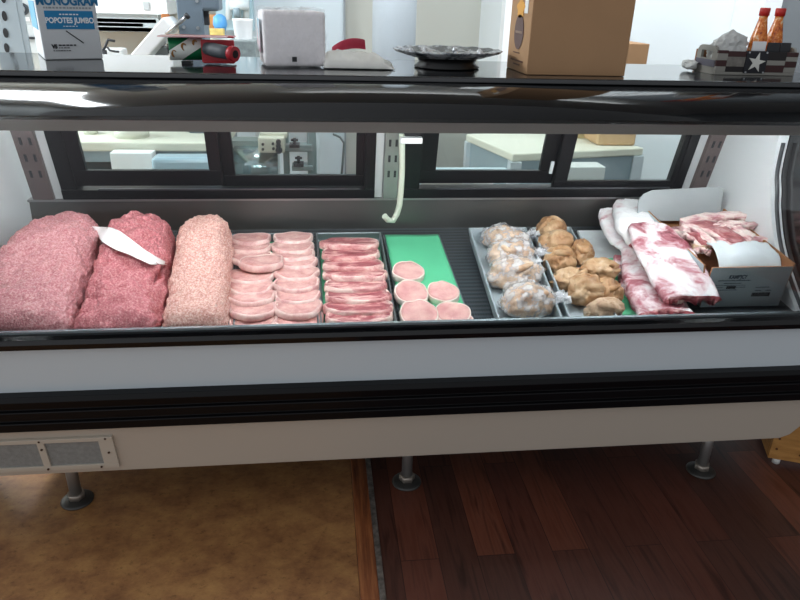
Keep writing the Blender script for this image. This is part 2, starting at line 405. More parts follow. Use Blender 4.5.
# rear sliding doors in a plane leaning forwards
RS = .28
def rd(x, z, off=0): return Vector((x, .785-RS*(z-.735)+off, z))
def dbox(b, x0, x1, z0, z1, o0=-.012, o1=.012):
    b.hexa([rd(x0, z0, o0), rd(x1, z0, o0), rd(x1, z0, o1), rd(x0, z0, o1)], [rd(x0, z1, o0), rd(x1, z1, o0), rd(x1, z1, o1), rd(x0, z1, o1)])
frame_m = M('black door frame', '#0f0f13', .4, spec=.3)
rg = glassmat('door glass', (.93, .965, .965), 1.3)
for (fx0, fx1, fz, gx0, gx1, gz, o) in [(-.80, -.325, .785, -.752, -.365, .84, 0.0), (-.335, .178, .775, -.286, .120, .816, .026),
                                       (.335, .835, .785, .395, .766, .833, .026), (.815, 1.275, .765, .864, 1.248, .80, 0.0)]:
    b = MB(); ztop = 1.10
    dbox(b, fx0, fx1, fz, gz, o-.011, o+.011); dbox(b, fx0, fx1, 1.075, ztop, o-.011, o+.011)
    dbox(b, fx0, gx0, gz, 1.075, o-.011, o+.011); dbox(b, gx1, fx1, gz, 1.075, o-.011, o+.011)
    dr = b.build('sliding_door', frame_m, case, bevel=.002)
    b = MB(); dbox(b, gx0-.004, gx1+.004, gz-.004, 1.079, o-.002, o+.002); g_ = b.build('door_glass', rg, dr)
for (fx0, fx1) in ((-.845, .183), (.278, 1.30)):
    b = MB(); dbox(b, fx0, fx1, .738, .772, -.02, .05); dbox(b, fx0, fx1, 1.092, 1.125, -.02, .05)
    dbox(b, fx0, fx0+(.05 if fx0 < 0 else .06), .772, 1.092, -.015, .05); dbox(b, fx1-.035, fx1, .772, 1.092, -.015, .05)
    b.build('door_frame', frame_m, case, bevel=.002)
    b = MB(); dbox(b, fx0+.12, fx1-.05, .7725, .7775, -.024, -.014); b.build('door_track', M('grey track', '#6e6e74', .3, .7), case)
b = MB(); dbox(b, .79, .80, .83, .875, -.018, -.01); b.build('door_pull', M('pale pull', '#c9cfd2', .3), case)
# rear posts with slots
post_m = M('slotted post grey', '#8f9490', .45, .4, var=.08, vscale=15)
post_d = M('slotted post dark', '#6e6261', .45, .4, var=.08, vscale=15)
strip_m = M('post white strip', '#c3c7c8', .45)
for (px0, px1, sx0, sx1, mt) in ((-.94, -.875, -.873, -.842, post_d), (.212, .262, .183, .209, post_m), (1.335, 1.39, 1.292, 1.332, post_d)):
    b = MB(); dbox(b, px0, px1, .738, 1.12, -.02, .0); po = b.build('slotted_post', mt, case, bevel=.002)
    for z in (.83, .885, .94, .995, 1.05):
        for fx in (.32, .75):
            b = MB(); x = px0+(px1-px0)*fx; dbox(b, x-.004, x+.004, z-.012, z+.012, -.0215, -.019); b.build('slot', ink, po)
    b = MB(); dbox(b, sx0, sx1, .738, 1.12, -.006, .02); b.build('post_cover_strip', strip_m, case)
# legs
for (lx, ly) in ((-.733, .155), (.245, .16), (1.205, .14), (-.733, .72), (.245, .72), (1.205, .72)):
    b = MB(); b.tube([(lx, ly, .012), (lx, ly, .195)], .0165, 16); lg = b.build('leg', dsteel, case)
    b = MB(); b.lathe([(.045, 0), (.046, .003), (.040, .007), (.02, .012)], (lx, ly, 0), 24); b.build('foot_disc', M('dark foot', '#4b4a48', .45, .6), lg)
    b = MB(); b.lathe([(.024, .012), (.024, .03)], (lx, ly, 0), 6); b.build('nut', M('worn nut', '#a39a90', .4, .6), lg)
# vent grille, lower left
def fp(x, z, o=0): return Vector((x, .02+(.345-z)*.16-o, z))
def fbox(b, x0, x1, z0, z1, o0, o1):
    b.hexa([fp(x0, z0, o1), fp(x1, z0, o1), fp(x1, z0, o0), fp(x0, z0, o0)], [fp(x0, z1, o1), fp(x1, z1, o1), fp(x1, z1, o0), fp(x0, z1, o0)])
b = MB(); fbox(b, -1.0, -.555, .302, .315, 0, .010); fbox(b, -1.0, -.555, .203, .217, 0, .008); fbox(b, -.592, -.555, .217, .302, 0, .008); fbox(b, -.745, -.727, .217, .302, 0, .008); fbox(b, -.9, -.88, .217, .302, 0, .008)
vg = b.build('vent_grille', M('cream vent frame', '#c9c0b2', .4), case, bevel=.001)
for x0, x1 in ((-.727, -.592), (-.88, -.745), (-1.0, -.9)):
    b = MB(); fbox(b, x0, x1, .217, .302, 0, .003)
    b.build('filter_panel', M('grey filter mesh', '#8f918f', .7, var=.12, vscale=90, bump=.5, bscale=300), vg)
for x, z in ((-.572, .31), (-.572, .26), (-.6, .209), (-.736, .209), (-.736, .308), (-.736, .28), (-.88, .209)):
    b = MB(); b.tube([fp(x, z, .008), fp(x, z, .011)], .003, 8); b.build('screw', M('rusty screw', '#4a3527', .5, .5), vg)
# red price label on the rail inside at the right
b = MB(); p = onD(772, 308, .012)
b.box((1.335, .105, deckz(.105)+.012), (.12, .02, .018)); tag(b.build('shelf_tag', M('red tag', '#b3262b', .4), bevel=.002), 'small red shelf tag on the dark deck in front of the white meat box', 'tag')

# ------------------------------------------------------------------ trays
def tray(name, label, base, h, mat, flare=.006, wall=.004, group=None, rim=.004):
    """base: bl, br, fr, fl (world XY); open pan with rim"""
    c = sum((Vector((x, y, 0)) for x, y in base), Vector())/4
    t = [Vector((x, y, deckz(y)+.001)) for x, y in base]
    cc = sum(t, Vector())/4
    def outp(k, z, grow):
        v = t[k]; d = Vector((v.x-cc.x, v.y-cc.y, 0))
        return Vector((v.x+math.copysign(grow, d.x), v.y+math.copysign(grow, d.y), v.z+z))
    b = MB()
    rings = [[outp(k, z, g) for k in range(4)] for z, g in ((0, 0), (h, flare), (h+.002, flare+rim), (h-.004, flare+rim), (h-.004, flare+.003), (0, 0), )]
    rings = [[outp(k, z, g) for k in range(4)] for z, g in ((.004, -wall), (h, flare-wall*.5), (h+.003, flare), (h+.001, flare+rim), (h-.004, flare+rim), (0, .001))]
    vs = [[b.bm.verts.new(p) for p in r_] for r_ in rings]
    for a, c_ in zip(vs, vs[1:]):
        for k in range(4): b.bm.faces.new([a[k], a[(k+1) % 4], c_[(k+1) % 4], c_[k]])
    b.bm.faces.new(vs[0]); b.bm.faces.new(vs[-1])
    o = b.build(name, mat, bevel=.004, seg=2)
    return tag(o, label, 'tray', group)
clear_tray = M('grey plastic tray', '#9aa5aa', .3, .2, alpha=1) if False else M('grey plastic tray', '#a8b4ba', .28)
steel_tray = M('steel tray', '#8b959a', .3, .7)
tray('meat_tray', 'steel tray under the leftmost ground beef mound beside the white end panel', [(-.90, .64), (-.68, .64), (-.64, .075), (-.90, .075)], .02, steel_tray)
tray('meat_tray', 'steel tray under the middle ground beef mound with the white strip', [(-.652, .665), (-.472, .665), (-.425, .075), (-.61, .075)], .02, steel_tray)
tray('meat_tray', 'steel tray under the pale ground pork mound', [(-.452, .66), (-.285, .66), (-.255, .075), (-.40, .075)], .03, steel_tray)
tray('meat_tray', 'tray holding two columns of pale bone-in pork chops', [(-.27, .665), (-.045, .665), (-.02, .075), (-.225, .075)], .03, steel_tray)
tray('meat_tray', 'tray holding one column of dark red marbled pork steaks', [(-.01, .665), (.19, .665), (.185, .075), (.0, .075)], .03, steel_tray)
tray('meat_tray', 'tray lined in green holding round boneless chops', [(.215, .69), (.40, .69), (.40, .075), (.215, .075)], .008, steel_tray, .003, .003, rim=.003)
tray('deep_tray', 'grey plastic tray of frosty wrapped smoked hocks on the open deck', [(.51, .655), (.695, .655), (.635, .075), (.475, .075)], .046, clear_tray)
tray('deep_tray', 'grey plastic tray of bare tan smoked hocks beside the rib slabs', [(.735, .655), (.855, .655), (.79, .075), (.672, .075)], .046, clear_tray)
tray('meat_tray', 'pale plastic tray under the stack of frozen pork slabs', [(.90, .66), (1.06, .66), (1.0, .075), (.83, .075)], .03, M('white tray', '#c4ccce', .3))
green_m = M('green tray paper', '#5fc796', .55, var=.05, vscale=14)
def liner(label, base, h=.006):
    b = MB(); P = [Vector((x, y, deckz(y)+h)) for x, y in base]
    def fn(u, v):
        p = (P[3]*(1-u)+P[2]*u)*(1-v)+(P[0]*(1-u)+P[1]*u)*v
        return p+Vector((0, 0, .0025*nz(p, 9)))
    b.slab(fn, 14, 30, .0012, (0, 0, 0)); return tag(b.build('tray_liner', green_m), label, 'liner')
liner('green paper liner under the two columns of pale pork chops', [(-.272, .66), (-.045, .66), (-.022, .08), (-.22, .08)], .009)
liner('green paper liner under the dark red marbled pork steaks', [(-.01, .66), (.19, .66), (.185, .08), (.002, .08)], .009)
liner('mostly bare green paper liner under the round boneless chops', [(.215, .69), (.40, .69), (.402, .08), (.216, .08)], .0135)
liner('green paper liner peeking out under the frozen pork slabs', [(.90, .50), (1.04, .50), (1.0, .08), (.835, .08)], .011)

# ------------------------------------------------------------------ ground meat
def loaf(name, label, cat, fl, fr, br, bl, h, mat, seed, crack=.004, lump=.006):
    fl, fr, br, bl = (Vector((*p, 0)) for p in (fl, fr, br, bl))
    nu, nv = 150, 130
    b = MB()
    def fn(u, v):
        # v along the length front to back, u over the arch
        vv = v
        e = 1.0
        fr_ = min(1, v/.6); fr_ = fr_*fr_*(3-2*fr_)
        ez = .55+.45*fr_
        if v < .06: e = (1-((.06-v)/.06)**2.2)**.5 if v > 0 else 0
        if v > .68: e = max(0, 1-((v-.68)/.32)**2.3)**.5
        l = fl.lerp(bl, v); r = fr.lerp(br, v); c = (l+r)/2; hw = (r-l)*.5
        a = math.pi*(1-u)
        cx = math.copysign(abs(math.cos(a))**.62, math.cos(a)); sz = max(0, math.sin(a))**.62
        p = c + hw*cx*(.35+.65*e)
        z = deckz(p.y)+.012 + h*sz*e*ez*(1+.10*fb((p.x, p.y, 0), 5, seed))
        q = Vector((p.x, p.y, z))
        n = Vector((hw.normalized()*cx*.6)) + Vector((0, 0, sz)); n.normalize()
        d = lump*1.3*fb(q, 14, seed)+.0045*fb(q, 50, seed+3)+.0034*fb(q, 140, seed+5, 2)
        cr = abs(noise.noise(Vector((q.x*9, q.y*22, q.z*12))+Vector((seed, seed, 0))))
        d -= crack*max(0, 1-cr/.2)*max(0, .42+1.4*nz(q, 7, seed+8))*max(0, min(1, v*6))
        return q + n*d*min(1, sz*3+.1)
    b.grid(fn, nu, nv)
    return tag(b.build(name, mat, normals=True), label, cat)
beef = meat('ground beef', [(.30, '#b06a70'), (.5, '#c98a8f'), (.72, '#dcaaac')], 55, .42, .8, 240, detail=8, fine=(190, [(.34, '#a3545c'), (.5, '#cc8a90'), (.66, '#eec8c6')], .62))
beef2 = meat('ground beef darker', [(.30, '#a8535b'), (.5, '#c5747b'), (.72, '#da989b')], 50, .42, .8, 240, detail=8, fine=(190, [(.34, '#983f4a'), (.5, '#c8767d'), (.66, '#eabab9')], .62))
porkm = meat('ground pork', [(.28, '#b8766c'), (.5, '#d8a298'), (.7, '#ecc9bd')], 60, .45, .8, 210, detail=8, fine=(190, [(.36, '#a86a60'), (.5, '#dca79c'), (.62, '#f8e6da')], .55))
loaf('ground_meat_mound', 'wide smooth mound of ground beef leftmost against the white end panel', 'ground meat', (-.925, .066), (-.628, .066), (-.672, .66), (-.885, .64), .155, beef, 2.0, .015, .007)
L2 = loaf('ground_meat_mound', 'cracked red mound of ground beef with a white strip across it', 'ground meat', (-.628, .066), (-.412, .066), (-.466, .67), (-.655, .67), .145, beef2, 5.0, .028, .009)
loaf('ground_meat_mound', 'pale pinkish mound of coarse ground pork with fat specks', 'ground meat', (-.412, .066), (-.246, .066), (-.285, .66), (-.447, .66), .140, porkm, 9.0, .008, .007)
# thin tapered white strip on the middle mound
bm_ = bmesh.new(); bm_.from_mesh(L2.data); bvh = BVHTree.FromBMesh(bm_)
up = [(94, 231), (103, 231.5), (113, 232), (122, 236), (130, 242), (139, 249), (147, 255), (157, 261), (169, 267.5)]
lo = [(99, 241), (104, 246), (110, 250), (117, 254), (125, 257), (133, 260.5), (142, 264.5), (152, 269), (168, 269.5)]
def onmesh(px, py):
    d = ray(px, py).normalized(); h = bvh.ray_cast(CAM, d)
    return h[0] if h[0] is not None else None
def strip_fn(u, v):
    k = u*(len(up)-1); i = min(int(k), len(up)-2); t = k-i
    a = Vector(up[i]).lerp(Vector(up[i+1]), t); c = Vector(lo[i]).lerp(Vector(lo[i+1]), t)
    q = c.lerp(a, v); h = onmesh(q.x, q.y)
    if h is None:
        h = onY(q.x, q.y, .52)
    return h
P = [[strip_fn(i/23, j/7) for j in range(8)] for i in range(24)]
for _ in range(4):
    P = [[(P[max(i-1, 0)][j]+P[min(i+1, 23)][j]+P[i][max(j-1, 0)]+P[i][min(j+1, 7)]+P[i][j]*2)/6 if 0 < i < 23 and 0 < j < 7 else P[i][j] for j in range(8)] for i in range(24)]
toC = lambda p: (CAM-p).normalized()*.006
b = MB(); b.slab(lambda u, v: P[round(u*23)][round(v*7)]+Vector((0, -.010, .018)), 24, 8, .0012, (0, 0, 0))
tag(b.build('white_strip', M('plain white', '#fbfbfb', .7)), 'tapered white strip lying across the cracked ground beef mound', 'paper')
bm_.free()

# ------------------------------------------------------------------ pork chops
lean = meat('chop lean', [(.32, '#c48784'), (.5, '#dba6a0'), (.68, '#ecc7bf')], 30, .35, .25, 90, spec=.5)
fat = meat('chop fat', [(.35, '#d39d9c'), (.5, '#e8c4bf'), (.68, '#f6e4dc')], 26, .35, .3, 80, spec=.5)
def outline(kind, n=44):
    pts = []
    for k in range(n):
        t = 2*math.pi*k/n; c, s = math.cos(t), math.sin(t)
        if kind == 0:    # bone-in loin chop: curved rim in front, blunt back
            x = .066*math.copysign(abs(c)**.9, c); y = -.062*s if s > 0 else -.045*math.copysign(abs(s)**.6, s)
            x += .006*max(0, -s)*c
        elif kind == 1:  # shoulder steak: wide and shallow
            x = .095*math.copysign(abs(c)**.6, c); y = -.050*math.copysign(abs(s)**.7, s) + .005*math.sin(3*t+.6)
        else:            # round boneless chop
            x = .043*c*(1+.05*math.cos(2*t)); y = .050*s*(1+.07*math.sin(t)) - (.006*math.exp(-((t-1.6)/.25)**2))
        pts.append((x, y))
    return pts
def slice_proto(name, kind, th, seed, mats, rimw, parent_tag):
    """lean slab (root mesh) with a band of fat as its child; local origin at the centre of the underside"""
    o2 = outline(kind); n = len(o2)
    o2 = [(x*(1+.10*nz((x*20, y*20, seed), 1.3, seed)), y*(1+.12*nz((x*20, y*20, seed+4), 1.3, seed))) for x, y in o2]
    def inner(k, f): x, y = o2[k]; return (x*f[0], y*f[1])
    def zb(x, y): return .004*nz((x, y, seed), 25, seed)
    f = (1-rimw/.06, 1-rimw/.05)
    b = MB(); rings = []
    for q in (1.0, .75, .5, .25):
        rings.append([b.bm.verts.new((x*f[0]*q, y*f[1]*q, th+.0005+zb(x*q, y*q))) for x, y in o2])
    for a, c in zip(rings, rings[1:]):
        for k in range(n):
            b.bm.faces.new([a[k], a[(k+1) % n], c[(k+1) % n], c[k]]).smooth = True
    b.bm.faces.new(rings[-1]).smooth = True
    low = [b.bm.verts.new((x*f[0], y*f[1], th*.2)) for x, y in o2]
    for k in range(n): b.bm.faces.new([rings[0][k], rings[0][(k+1) % n], low[(k+1) % n], low[k]])
    b.bm.faces.new(low)
    root = b.build(name, mats[0]); root['_local'] = 1
    b = MB(); rr = []
    for g, z in ((f, th*.9), (f, th+.001), ((f[0]*.4+.6, f[1]*.4+.6), th+.0016), ((.985, .98), th-.002), ((1.0, 1.0), th*.55), ((.99, .985), .003), ((.94, .94), 0)):
        rr.append([b.bm.verts.new((x*g[0], y*g[1], max(0, z+(zb(x, y) if z > .004 else 0)))) for x, y in o2])
    for a, c in zip(rr, rr[1:]):
        for k in range(n): b.bm.faces.new([a[k], a[(k+1) % n], c[(k+1) % n], c[k]]).smooth = True
    b.bm.faces.new(rr[-1])
    b.build('fat_rim', mats[1], root)
    return root
def place(root, P, rx, rz, s=1.0, first=False, ry=0):
    o = root if first else copy_tree(root)
    o.rotation_mode = 'ZYX'
    o.location = P; o.rotation_euler = (rx, ry, rz); o.scale = (s, s, 1)
    return o
ordn = ['first', 'second', 'third', 'fourth', 'fifth', 'sixth', 'seventh', 'eighth', 'ninth', 'tenth']
protos = [slice_proto('pork_chop', 0, .018, s, (lean, fat), .007, None) for s in (1, 2, 3)]
used = set()
G1 = 'pale bone-in pork chops in the two-column tray'
colL = [(253, 324), (253, 309), (252, 297), (251, 287), (251, 276), (262, 262), (251, 257), (250, 247.5), (251, 239)]
colR = [(299, 324), (298, 307), (297, 296), (297, 284), (297, 273), (295, 262), (294, 255), (293, 247), (293, 238)]
for side, colp in (('left', colL), ('right', colR)):
    for i, (px, py) in enumerate(colp):
        k = (i*2+(side == 'right')) % 3
        h = .012 if i == 0 else (.044 if side == 'left' and i == 5 else .026)
        p = onD(px, py, h+.012); p.z -= .012
        if i == 0: p.y = .145; p.z = deckz(p.y)+.012
        tilt = R(0 if i == 0 else -6 - random.uniform(0, 4))
        # shingled from the front: every next chop leans with its front edge on the one before
        o = place(protos[k], p, tilt+math.atan(DS), R(random.uniform(-5, 5)+(6 if (side == 'left' and i == 5) else 0)), 1.0*random.uniform(.96, 1.03), k not in used); used.add(k)
        tag(o, 'flat pale pork chop at the glass, front of the %s column' % side if i == 0 else
            ('pork chop lying crosswise between columns, %s from the front on the left' % ordn[i] if side == 'left' and i == 5 else
             'pale shingled pork chop, %s from the glass in the %s column' % (ordn[i], side)), 'pork chop', G1)
st_lean = meat('steak lean', [(.30, '#823640'), (.46, '#ab5a61'), (.56, '#dba3a0'), (.68, '#f0d2c8')], 26, .35, .3, 80, stretch=(.6, 1.4, 1), dist=.8)
st_fat = meat('steak fat', [(.32, '#a5525a'), (.46, '#d59a98'), (.6, '#f1d9d0')], 22, .35, .3, 80, stretch=(.5, 1.4, 1), dist=.6)
protos2 = [slice_proto('pork_steak', 1, .021, s+20, (st_lean, st_fat), .006, None) for s in (1, 2, 3)]
used = set(); G2 = 'marbled pork steaks in the single-column tray'
for i, (px, py) in enumerate([(360, 322), (359, 309), (358, 297), (356, 287), (356, 276), (353, 266), (351, 255), (350, 245)]):
    k = i % 3; p = onD(px, py, .036); p.z -= .010; p.y = max(p.y, .135)
    o = place(protos2[k], p, R(-8-random.uniform(0, 5))+math.atan(DS), R(random.uniform(-3, 3)), 1.0, k not in used); used.add(k)
    tag(o, 'thick marbled pork steak, %s from the glass in its tray' % ordn[i] if i else 'marbled pork steak nearest the glass in the single-column tray', 'pork steak', G2)
bl_lean = meat('boneless lean', [(.32, '#cd918f'), (.5, '#dda9a4'), (.68, '#e8beb6')], 22, .35, .2, 70)
bl_fat = meat('boneless rim', [(.35, '#e6c4bc'), (.5, '#f3e2d8'), (.7, '#fbf3ec')], 30, .4, .2, 80)
protos3 = [slice_proto('boneless_pork_chop', 2, .022, s+40, (bl_lean, bl_fat), .0045, None) for s in (1, 2)]
used = set(); G3 = 'round boneless pork chops on green paper'
for i, (px, py, h, lb) in enumerate([(408, 268, .016, 'round boneless chop alone at the back on green paper'), (411, 288.5, .020, 'round boneless chop second from the back, left of its row'),
        (443, 288.5, .016, 'round boneless chop at back right of the four-square'), (419, 310, .022, 'large notched boneless chop at front left of the four-square'), (453, 309, .020, 'round boneless chop at front right of the four-square'),
        (446, 325.5, .016, 'small boneless chop end mostly hidden by the rail, left of the pair'), (467, 325, .016, 'small boneless chop end mostly hidden by the rail, right of the pair')]):
    k = i % 2; p = onD(px, py, h+.028); p.z -= .028
    if i >= 5: p.y = .112; p.z = deckz(p.y)+.014
    o = place(protos3[k], p, math.atan(DS)+R((6, 10, 8, 10, 8, 0, 0, 0)[i]), R((0, 200, 12, 10, 170, 30, 60, 90)[i]), (1.1, 1.1, 1.05, 1.2, 1.1, .6, .6, .55)[i], k not in used); used.add(k)
    tag(o, lb, 'pork chop', G3)

# ------------------------------------------------------------------ smoked hocks
hockm = meat('smoked hock', [(.30, '#7d563a'), (.46, '#b48a63'), (.6, '#caa985'), (.74, '#e0cab0')], 14, .38, .5, 70, dist=.6)
hockp = meat('pale smoked hock', [(.30, '#8f6648'), (.46, '#c2a184'), (.6, '#d8bda2'), (.74, '#e7d6c4')], 16, .4, .5, 80, dist=.6)
hockcut = meat('hock cut meat', [(.35, '#7d3f30'), (.55, '#b06a50'), (.7, '#d0a080')], 40, .4, .4)
wrapm = filmmat('frosty wrap', '#e6e8ec', .34, .2, .6, 40)
def blob(name, mat, seed, sx, sy, sz, wr=.16, sub=4):
    b = MB(); bmesh.ops.create_icosphere(b.bm, subdivisions=sub, radius=1)
    for v in b.bm.verts:
        p = v.co.copy(); d = 1+.22*fb(p, 1.1, seed, 3)
        r_ = abs(noise.noise(p*2.2+Vector((seed*2.1, 0, seed)))); d -= wr*max(0, 1-r_/.16)
        d += .03*fb(p, 5, seed+2, 3)
        v.co = Vector((p.x*sx*d, p.y*sy*d, max(p.z*sz*d, -sz*.55)+sz*.55))
    for f in b.bm.faces: f.smooth = True
    return b
def hock(label, px, py, seed, dims, mat, rz=0, lift=.008, wrap=False, group=None):
    p = onD(px, py, lift+dims[2]*.6); p.y = max(p.y, .08+dims[1]); p.z = deckz(p.y)+lift
    b = blob('smoked_hock', mat, seed, *dims, wr=.16 if wrap else .30)
    # round cut end with the bone, as a part
    T = Matrix.Translation(p) @ Matrix.Rotation(R(rz), 4, 'Z')
    bmesh.ops.transform(b.bm, matrix=T, verts=b.bm.verts)
    o = b.build('smoked_hock', mat); tag(o, label, 'smoked hock', group)
    a = R(seed*67 % 360); e = MB()
    # skin fold ridge curling over the hock
    pts = [T @ Vector((math.cos(t)*dims[0]*.55, math.sin(t)*dims[1]*.50-dims[1]*.2, dims[2]*(1.22+.12*math.sin(2*t+seed)))) for t in [a+2.6*k/12 for k in range(13)]]
    e.tube(pts, [.002+.0085*math.sin(math.pi*k/12)**.7 for k in range(13)], 10); e.build('skin_fold', mat, o)
    if wrap:
        w = blob('w', mat, seed, dims[0]*1.07, dims[1]*1.07, dims[2]*1.09, .04)
        for v in w.bm.verts:
            v.co += Vector((1, 1, 1))*.003*nz(v.co, 120, seed) + v.co.normalized()*.006*fb(v.co, 60, seed, 3)
        bmesh.ops.transform(w.bm, matrix=T, verts=w.bm.verts)
        # gathered tail of the bag
        tail = rz+ (35 if seed % 2 else -20)
        w2 = w.build('plastic_wrap', wrapm, o)
        q = MB(); dirv = Vector((math.cos(R(tail)), math.sin(R(tail)), 0)); sd = Vector((-dirv.y, dirv.x, 0))
        def fn(u, v):
            c = p+dirv*(dims[0]*.8+.055*u)+sd*(v-.5)*(.018+.06*u)+Vector((0, 0, dims[2]*.75+.012*u+.008*math.sin(v*18+seed)))
            return c+Vector((0, 0, .006*fb(c, 50, seed)))
        q.slab(fn, 12, 14, .0012, (0, 0, 0)); q.build('bag_end', wrapm, o)
    return o
GA = 'frosty wrapped smoked hocks in the left plastic tray'; GB = 'bare smoked hocks in the right plastic tray'
hock('wrapped smoked hock at the back of the frosty tray', 506, 240, 1, (.075, .055, .05), hockp, -25, .008, True, GA)
hock('wrapped smoked hock second from the back of the frosty tray', 512, 255, 2, (.078, .055, .05), hockp, 15, .012, True, GA)
hock('long pale wrapped hock third from the back of the frosty tray', 514, 273, 3, (.086, .062, .052), hockp, 10, .012, True, GA)
hock('greyish wrapped hock nearest the glass in the frosty tray', 527, 303, 4, (.078, .062, .055), hockp, 20, .008, True, GA)
hock('smooth brown smoked hock at the very back of its tray', 551, 230, 5, (.055, .05, .052), hockm, 0, .012, False, GB)
hock('brown oval smoked hock second from the back', 558, 243, 6, (.062, .05, .05), hockm, 8, .012, False, GB)
hock('curled smoked hock in the middle left of its tray', 560, 260, 7, (.055, .055, .05), hockm, 40, .010, False, GB)
hock('long smoked hock standing at the right of its tray', 582, 253, 8, (.036, .07, .045), hockm, -12, .012, False, GB)
hock('flat smoked hock jutting left in mid tray', 571, 279, 9, (.062, .045, .04), hockm, 15, .010, False, GB)
hock('wrinkled smoked hock at right beside the green liner', 599, 272, 10, (.062, .045, .045), hockm, -10, .02, False, GB)
hock('big wrinkled smoked hock in front of the middle ones', 586, 291, 11, (.062, .055, .055), hockm, 25, .010, False, GB)
hock('rounded smoked hock at the front right of its tray', 607, 294, 12, (.045, .05, .05), hockm, 70, .010, False, GB)
hock('greyish smoked hock nearest the glass in its tray', 605, 311, 13, (.056, .042, .042), hockp, 10, .010, False, GB)

# ------------------------------------------------------------------ frozen pork slabs
frost = meat('frosted slab', [(.34, '#7e3644'), (.42, '#b6707a'), (.5, '#e2ccd0'), (.58, '#f3f0f2'), (.8, '#ffffff')], 9, .5, .6, 60, detail=6, dist=.9)
frost_w = meat('white frost', [(.28, '#c08a92'), (.38, '#e8d8da'), (.5, '#f6f4f6'), (.8, '#ffffff')], 9, .5, .6, 60, detail=6, dist=.9)
rind = meat('slab edge', [(.35, '#8f333c'), (.5, '#b85a62'), (.66, '#e8c0bc')], 20, .4, .3, 80, stretch=(1, 1, 3))
skin = meat('slab rind', [(.35, '#cfa39c'), (.6, '#e9d2c8')], 10, .45, .3)
def slab(label, spine, width, th, mat, seed, sag=.0):
    """spine: list of (px, py, height above deck) back to front on the slab's middle line; width list"""
    C = [onD(a, c, h) for a, c, h in spine]; n = len(C)
    def at(v):
        k = v*(n-1); i = min(int(k), n-2); t = k-i
        P0, P1, P2, P3 = C[max(i-1, 0)], C[i], C[i+1], C[min(i+2, n-1)]
        return .5*((2*P1)+(P2-P0)*t+(2*P0-5*P1+4*P2-P3)*t*t+(3*P1-P0-3*P2+P3)*t**3), width[i]*(1-t)+width[i+1]*t
    def fn(u, v):
        c, w = at(v); d = (at(min(1, v+.02))[0]-at(max(0, v-.02))[0]); d.z = 0; d.normalize()
        s = Vector((-d.y, d.x, 0))
        w *= 1+.10*fb((v*4, seed, 0), 1, seed)
        p = c + s*(u-.5)*w + Vector((0, 0, -sag*(2*u-1)**2 + .006*fb((u*3, v*6, seed), 1, seed) + .0025*fb((u*14, v*24, seed), 1, seed+2)))
        e = min(u, 1-u); p.z -= .010*max(0, 1-e/.08)**2
        return p
    b = MB(); b.slab(fn, 28, 60, lambda u, v: th*(1+.25*fb((u*2, v*4, seed), 1, seed+7)), (0, 1, 2))
    return tag(b.build('pork_slab', [mat, rind, skin]), label, 'pork slab', 'frozen pork slabs heaped beside the white box')
slab('flat pork slab at the bottom of the heap with red front edge', [(628, 255, .04), (638, 276, .035), (655, 300, .032), (668, 316, .03)], [.09, .13, .15, .15], .026, frost, 3)
slab('pork slab leaning at the left back of the heap', [(609, 207, .09), (616, 221, .085), (627, 236, .075), (640, 249, .07)], [.07, .11, .12, .08], .026, frost_w, 8, .012)
slab('narrow folded pork slab under the front of the big one', [(636, 246, .075), (642, 265, .072), (655, 288, .066), (668, 309, .06)], [.09, .12, .155, .17], .028, frost, 12, .01)
slab('frosty white pork slab drooping from the back of the heap', [(630, 199, .115), (634, 211, .13), (640, 224, .13), (646, 240, .11)], [.10, .14, .15, .11], .03, frost_w, 15, .012)
slab('large frosted pork slab on top of the heap with red meat patches', [(648, 222, .155), (660, 238, .15), (675, 262, .125), (694, 296, .088)], [.115, .175, .19, .17], .032, frost, 21, .006)

# ------------------------------------------------------------------ white meat box
box_m = M('bluish white cardboard', '#aebfc3', .6, var=.04, vscale=12)
kraft_in = M('inner kraft', '#a9764e', .75, var=.06, vscale=30)
bx0, bx1, by0, by1 = 1.112, 1.362, .20, .60
bh = .135; th = .006
zb = deckz(by0)
mb_ = thing('meat_box', 'open bluish white cardboard box of fatty pork strips at the right end', 'box', ((bx0+bx1)/2, (by0+by1)/2, deckz(.4)))
def bz(x, y, z): # box leans with the deck
    return Vector((x, y, deckz(y)+.001+z))
fl_ = .018
def wallp(nm, a, c, inward, h, mats):
    # wall from a to c (xy), flared a little at the top
    a, c = Vector((*a, 0)), Vector((*c, 0)); i = Vector((*inward, 0))
    b = MB()
    o_ = [bz(a.x, a.y, 0), bz(c.x, c.y, 0), bz(c.x-i.x*fl_, c.y-i.y*fl_, h), bz(a.x-i.x*fl_, a.y-i.y*fl_, h)]
    n_ = [v+i*th for v in o_]
    vs = [b.bm.verts.new(v) for v in o_+n_]
    for f, mi in (((0, 1, 2, 3), 0), ((7, 6, 5, 4), 1), ((3, 2, 6, 7), 1), ((0, 3, 7, 4), 1), ((1, 5, 6, 2), 1), ((0, 4, 5, 1), 1)):
        q = b.bm.faces.new([vs[k] for k in f]); q.material_index = mi
    return b.build(nm, [box_m, kraft_in], mb_, normals=True)
wallp('front_panel', (bx0, by0), (bx1, by0), (0, 1), bh, 0)
wallp('side_panel', (bx1, by0), (bx1, by1), (-1, 0), bh, 0)
wallp('side_panel', (bx0, by0), (bx0, by1), (1, 0), bh, 0)
wallp('rear_panel', (bx0, by1), (bx1, by1), (0, -1), bh, 0)
b = MB(); b.hexa([bz(bx0, by0, 0), bz(bx1, by0, 0), bz(bx1, by1, 0), bz(bx0, by1, 0)], [bz(bx0, by0, .006), bz(bx1, by0, .006), bz(bx1, by1, .006), bz(bx0, by1, .006)]); b.build('bottom_panel', kraft_in, mb_)
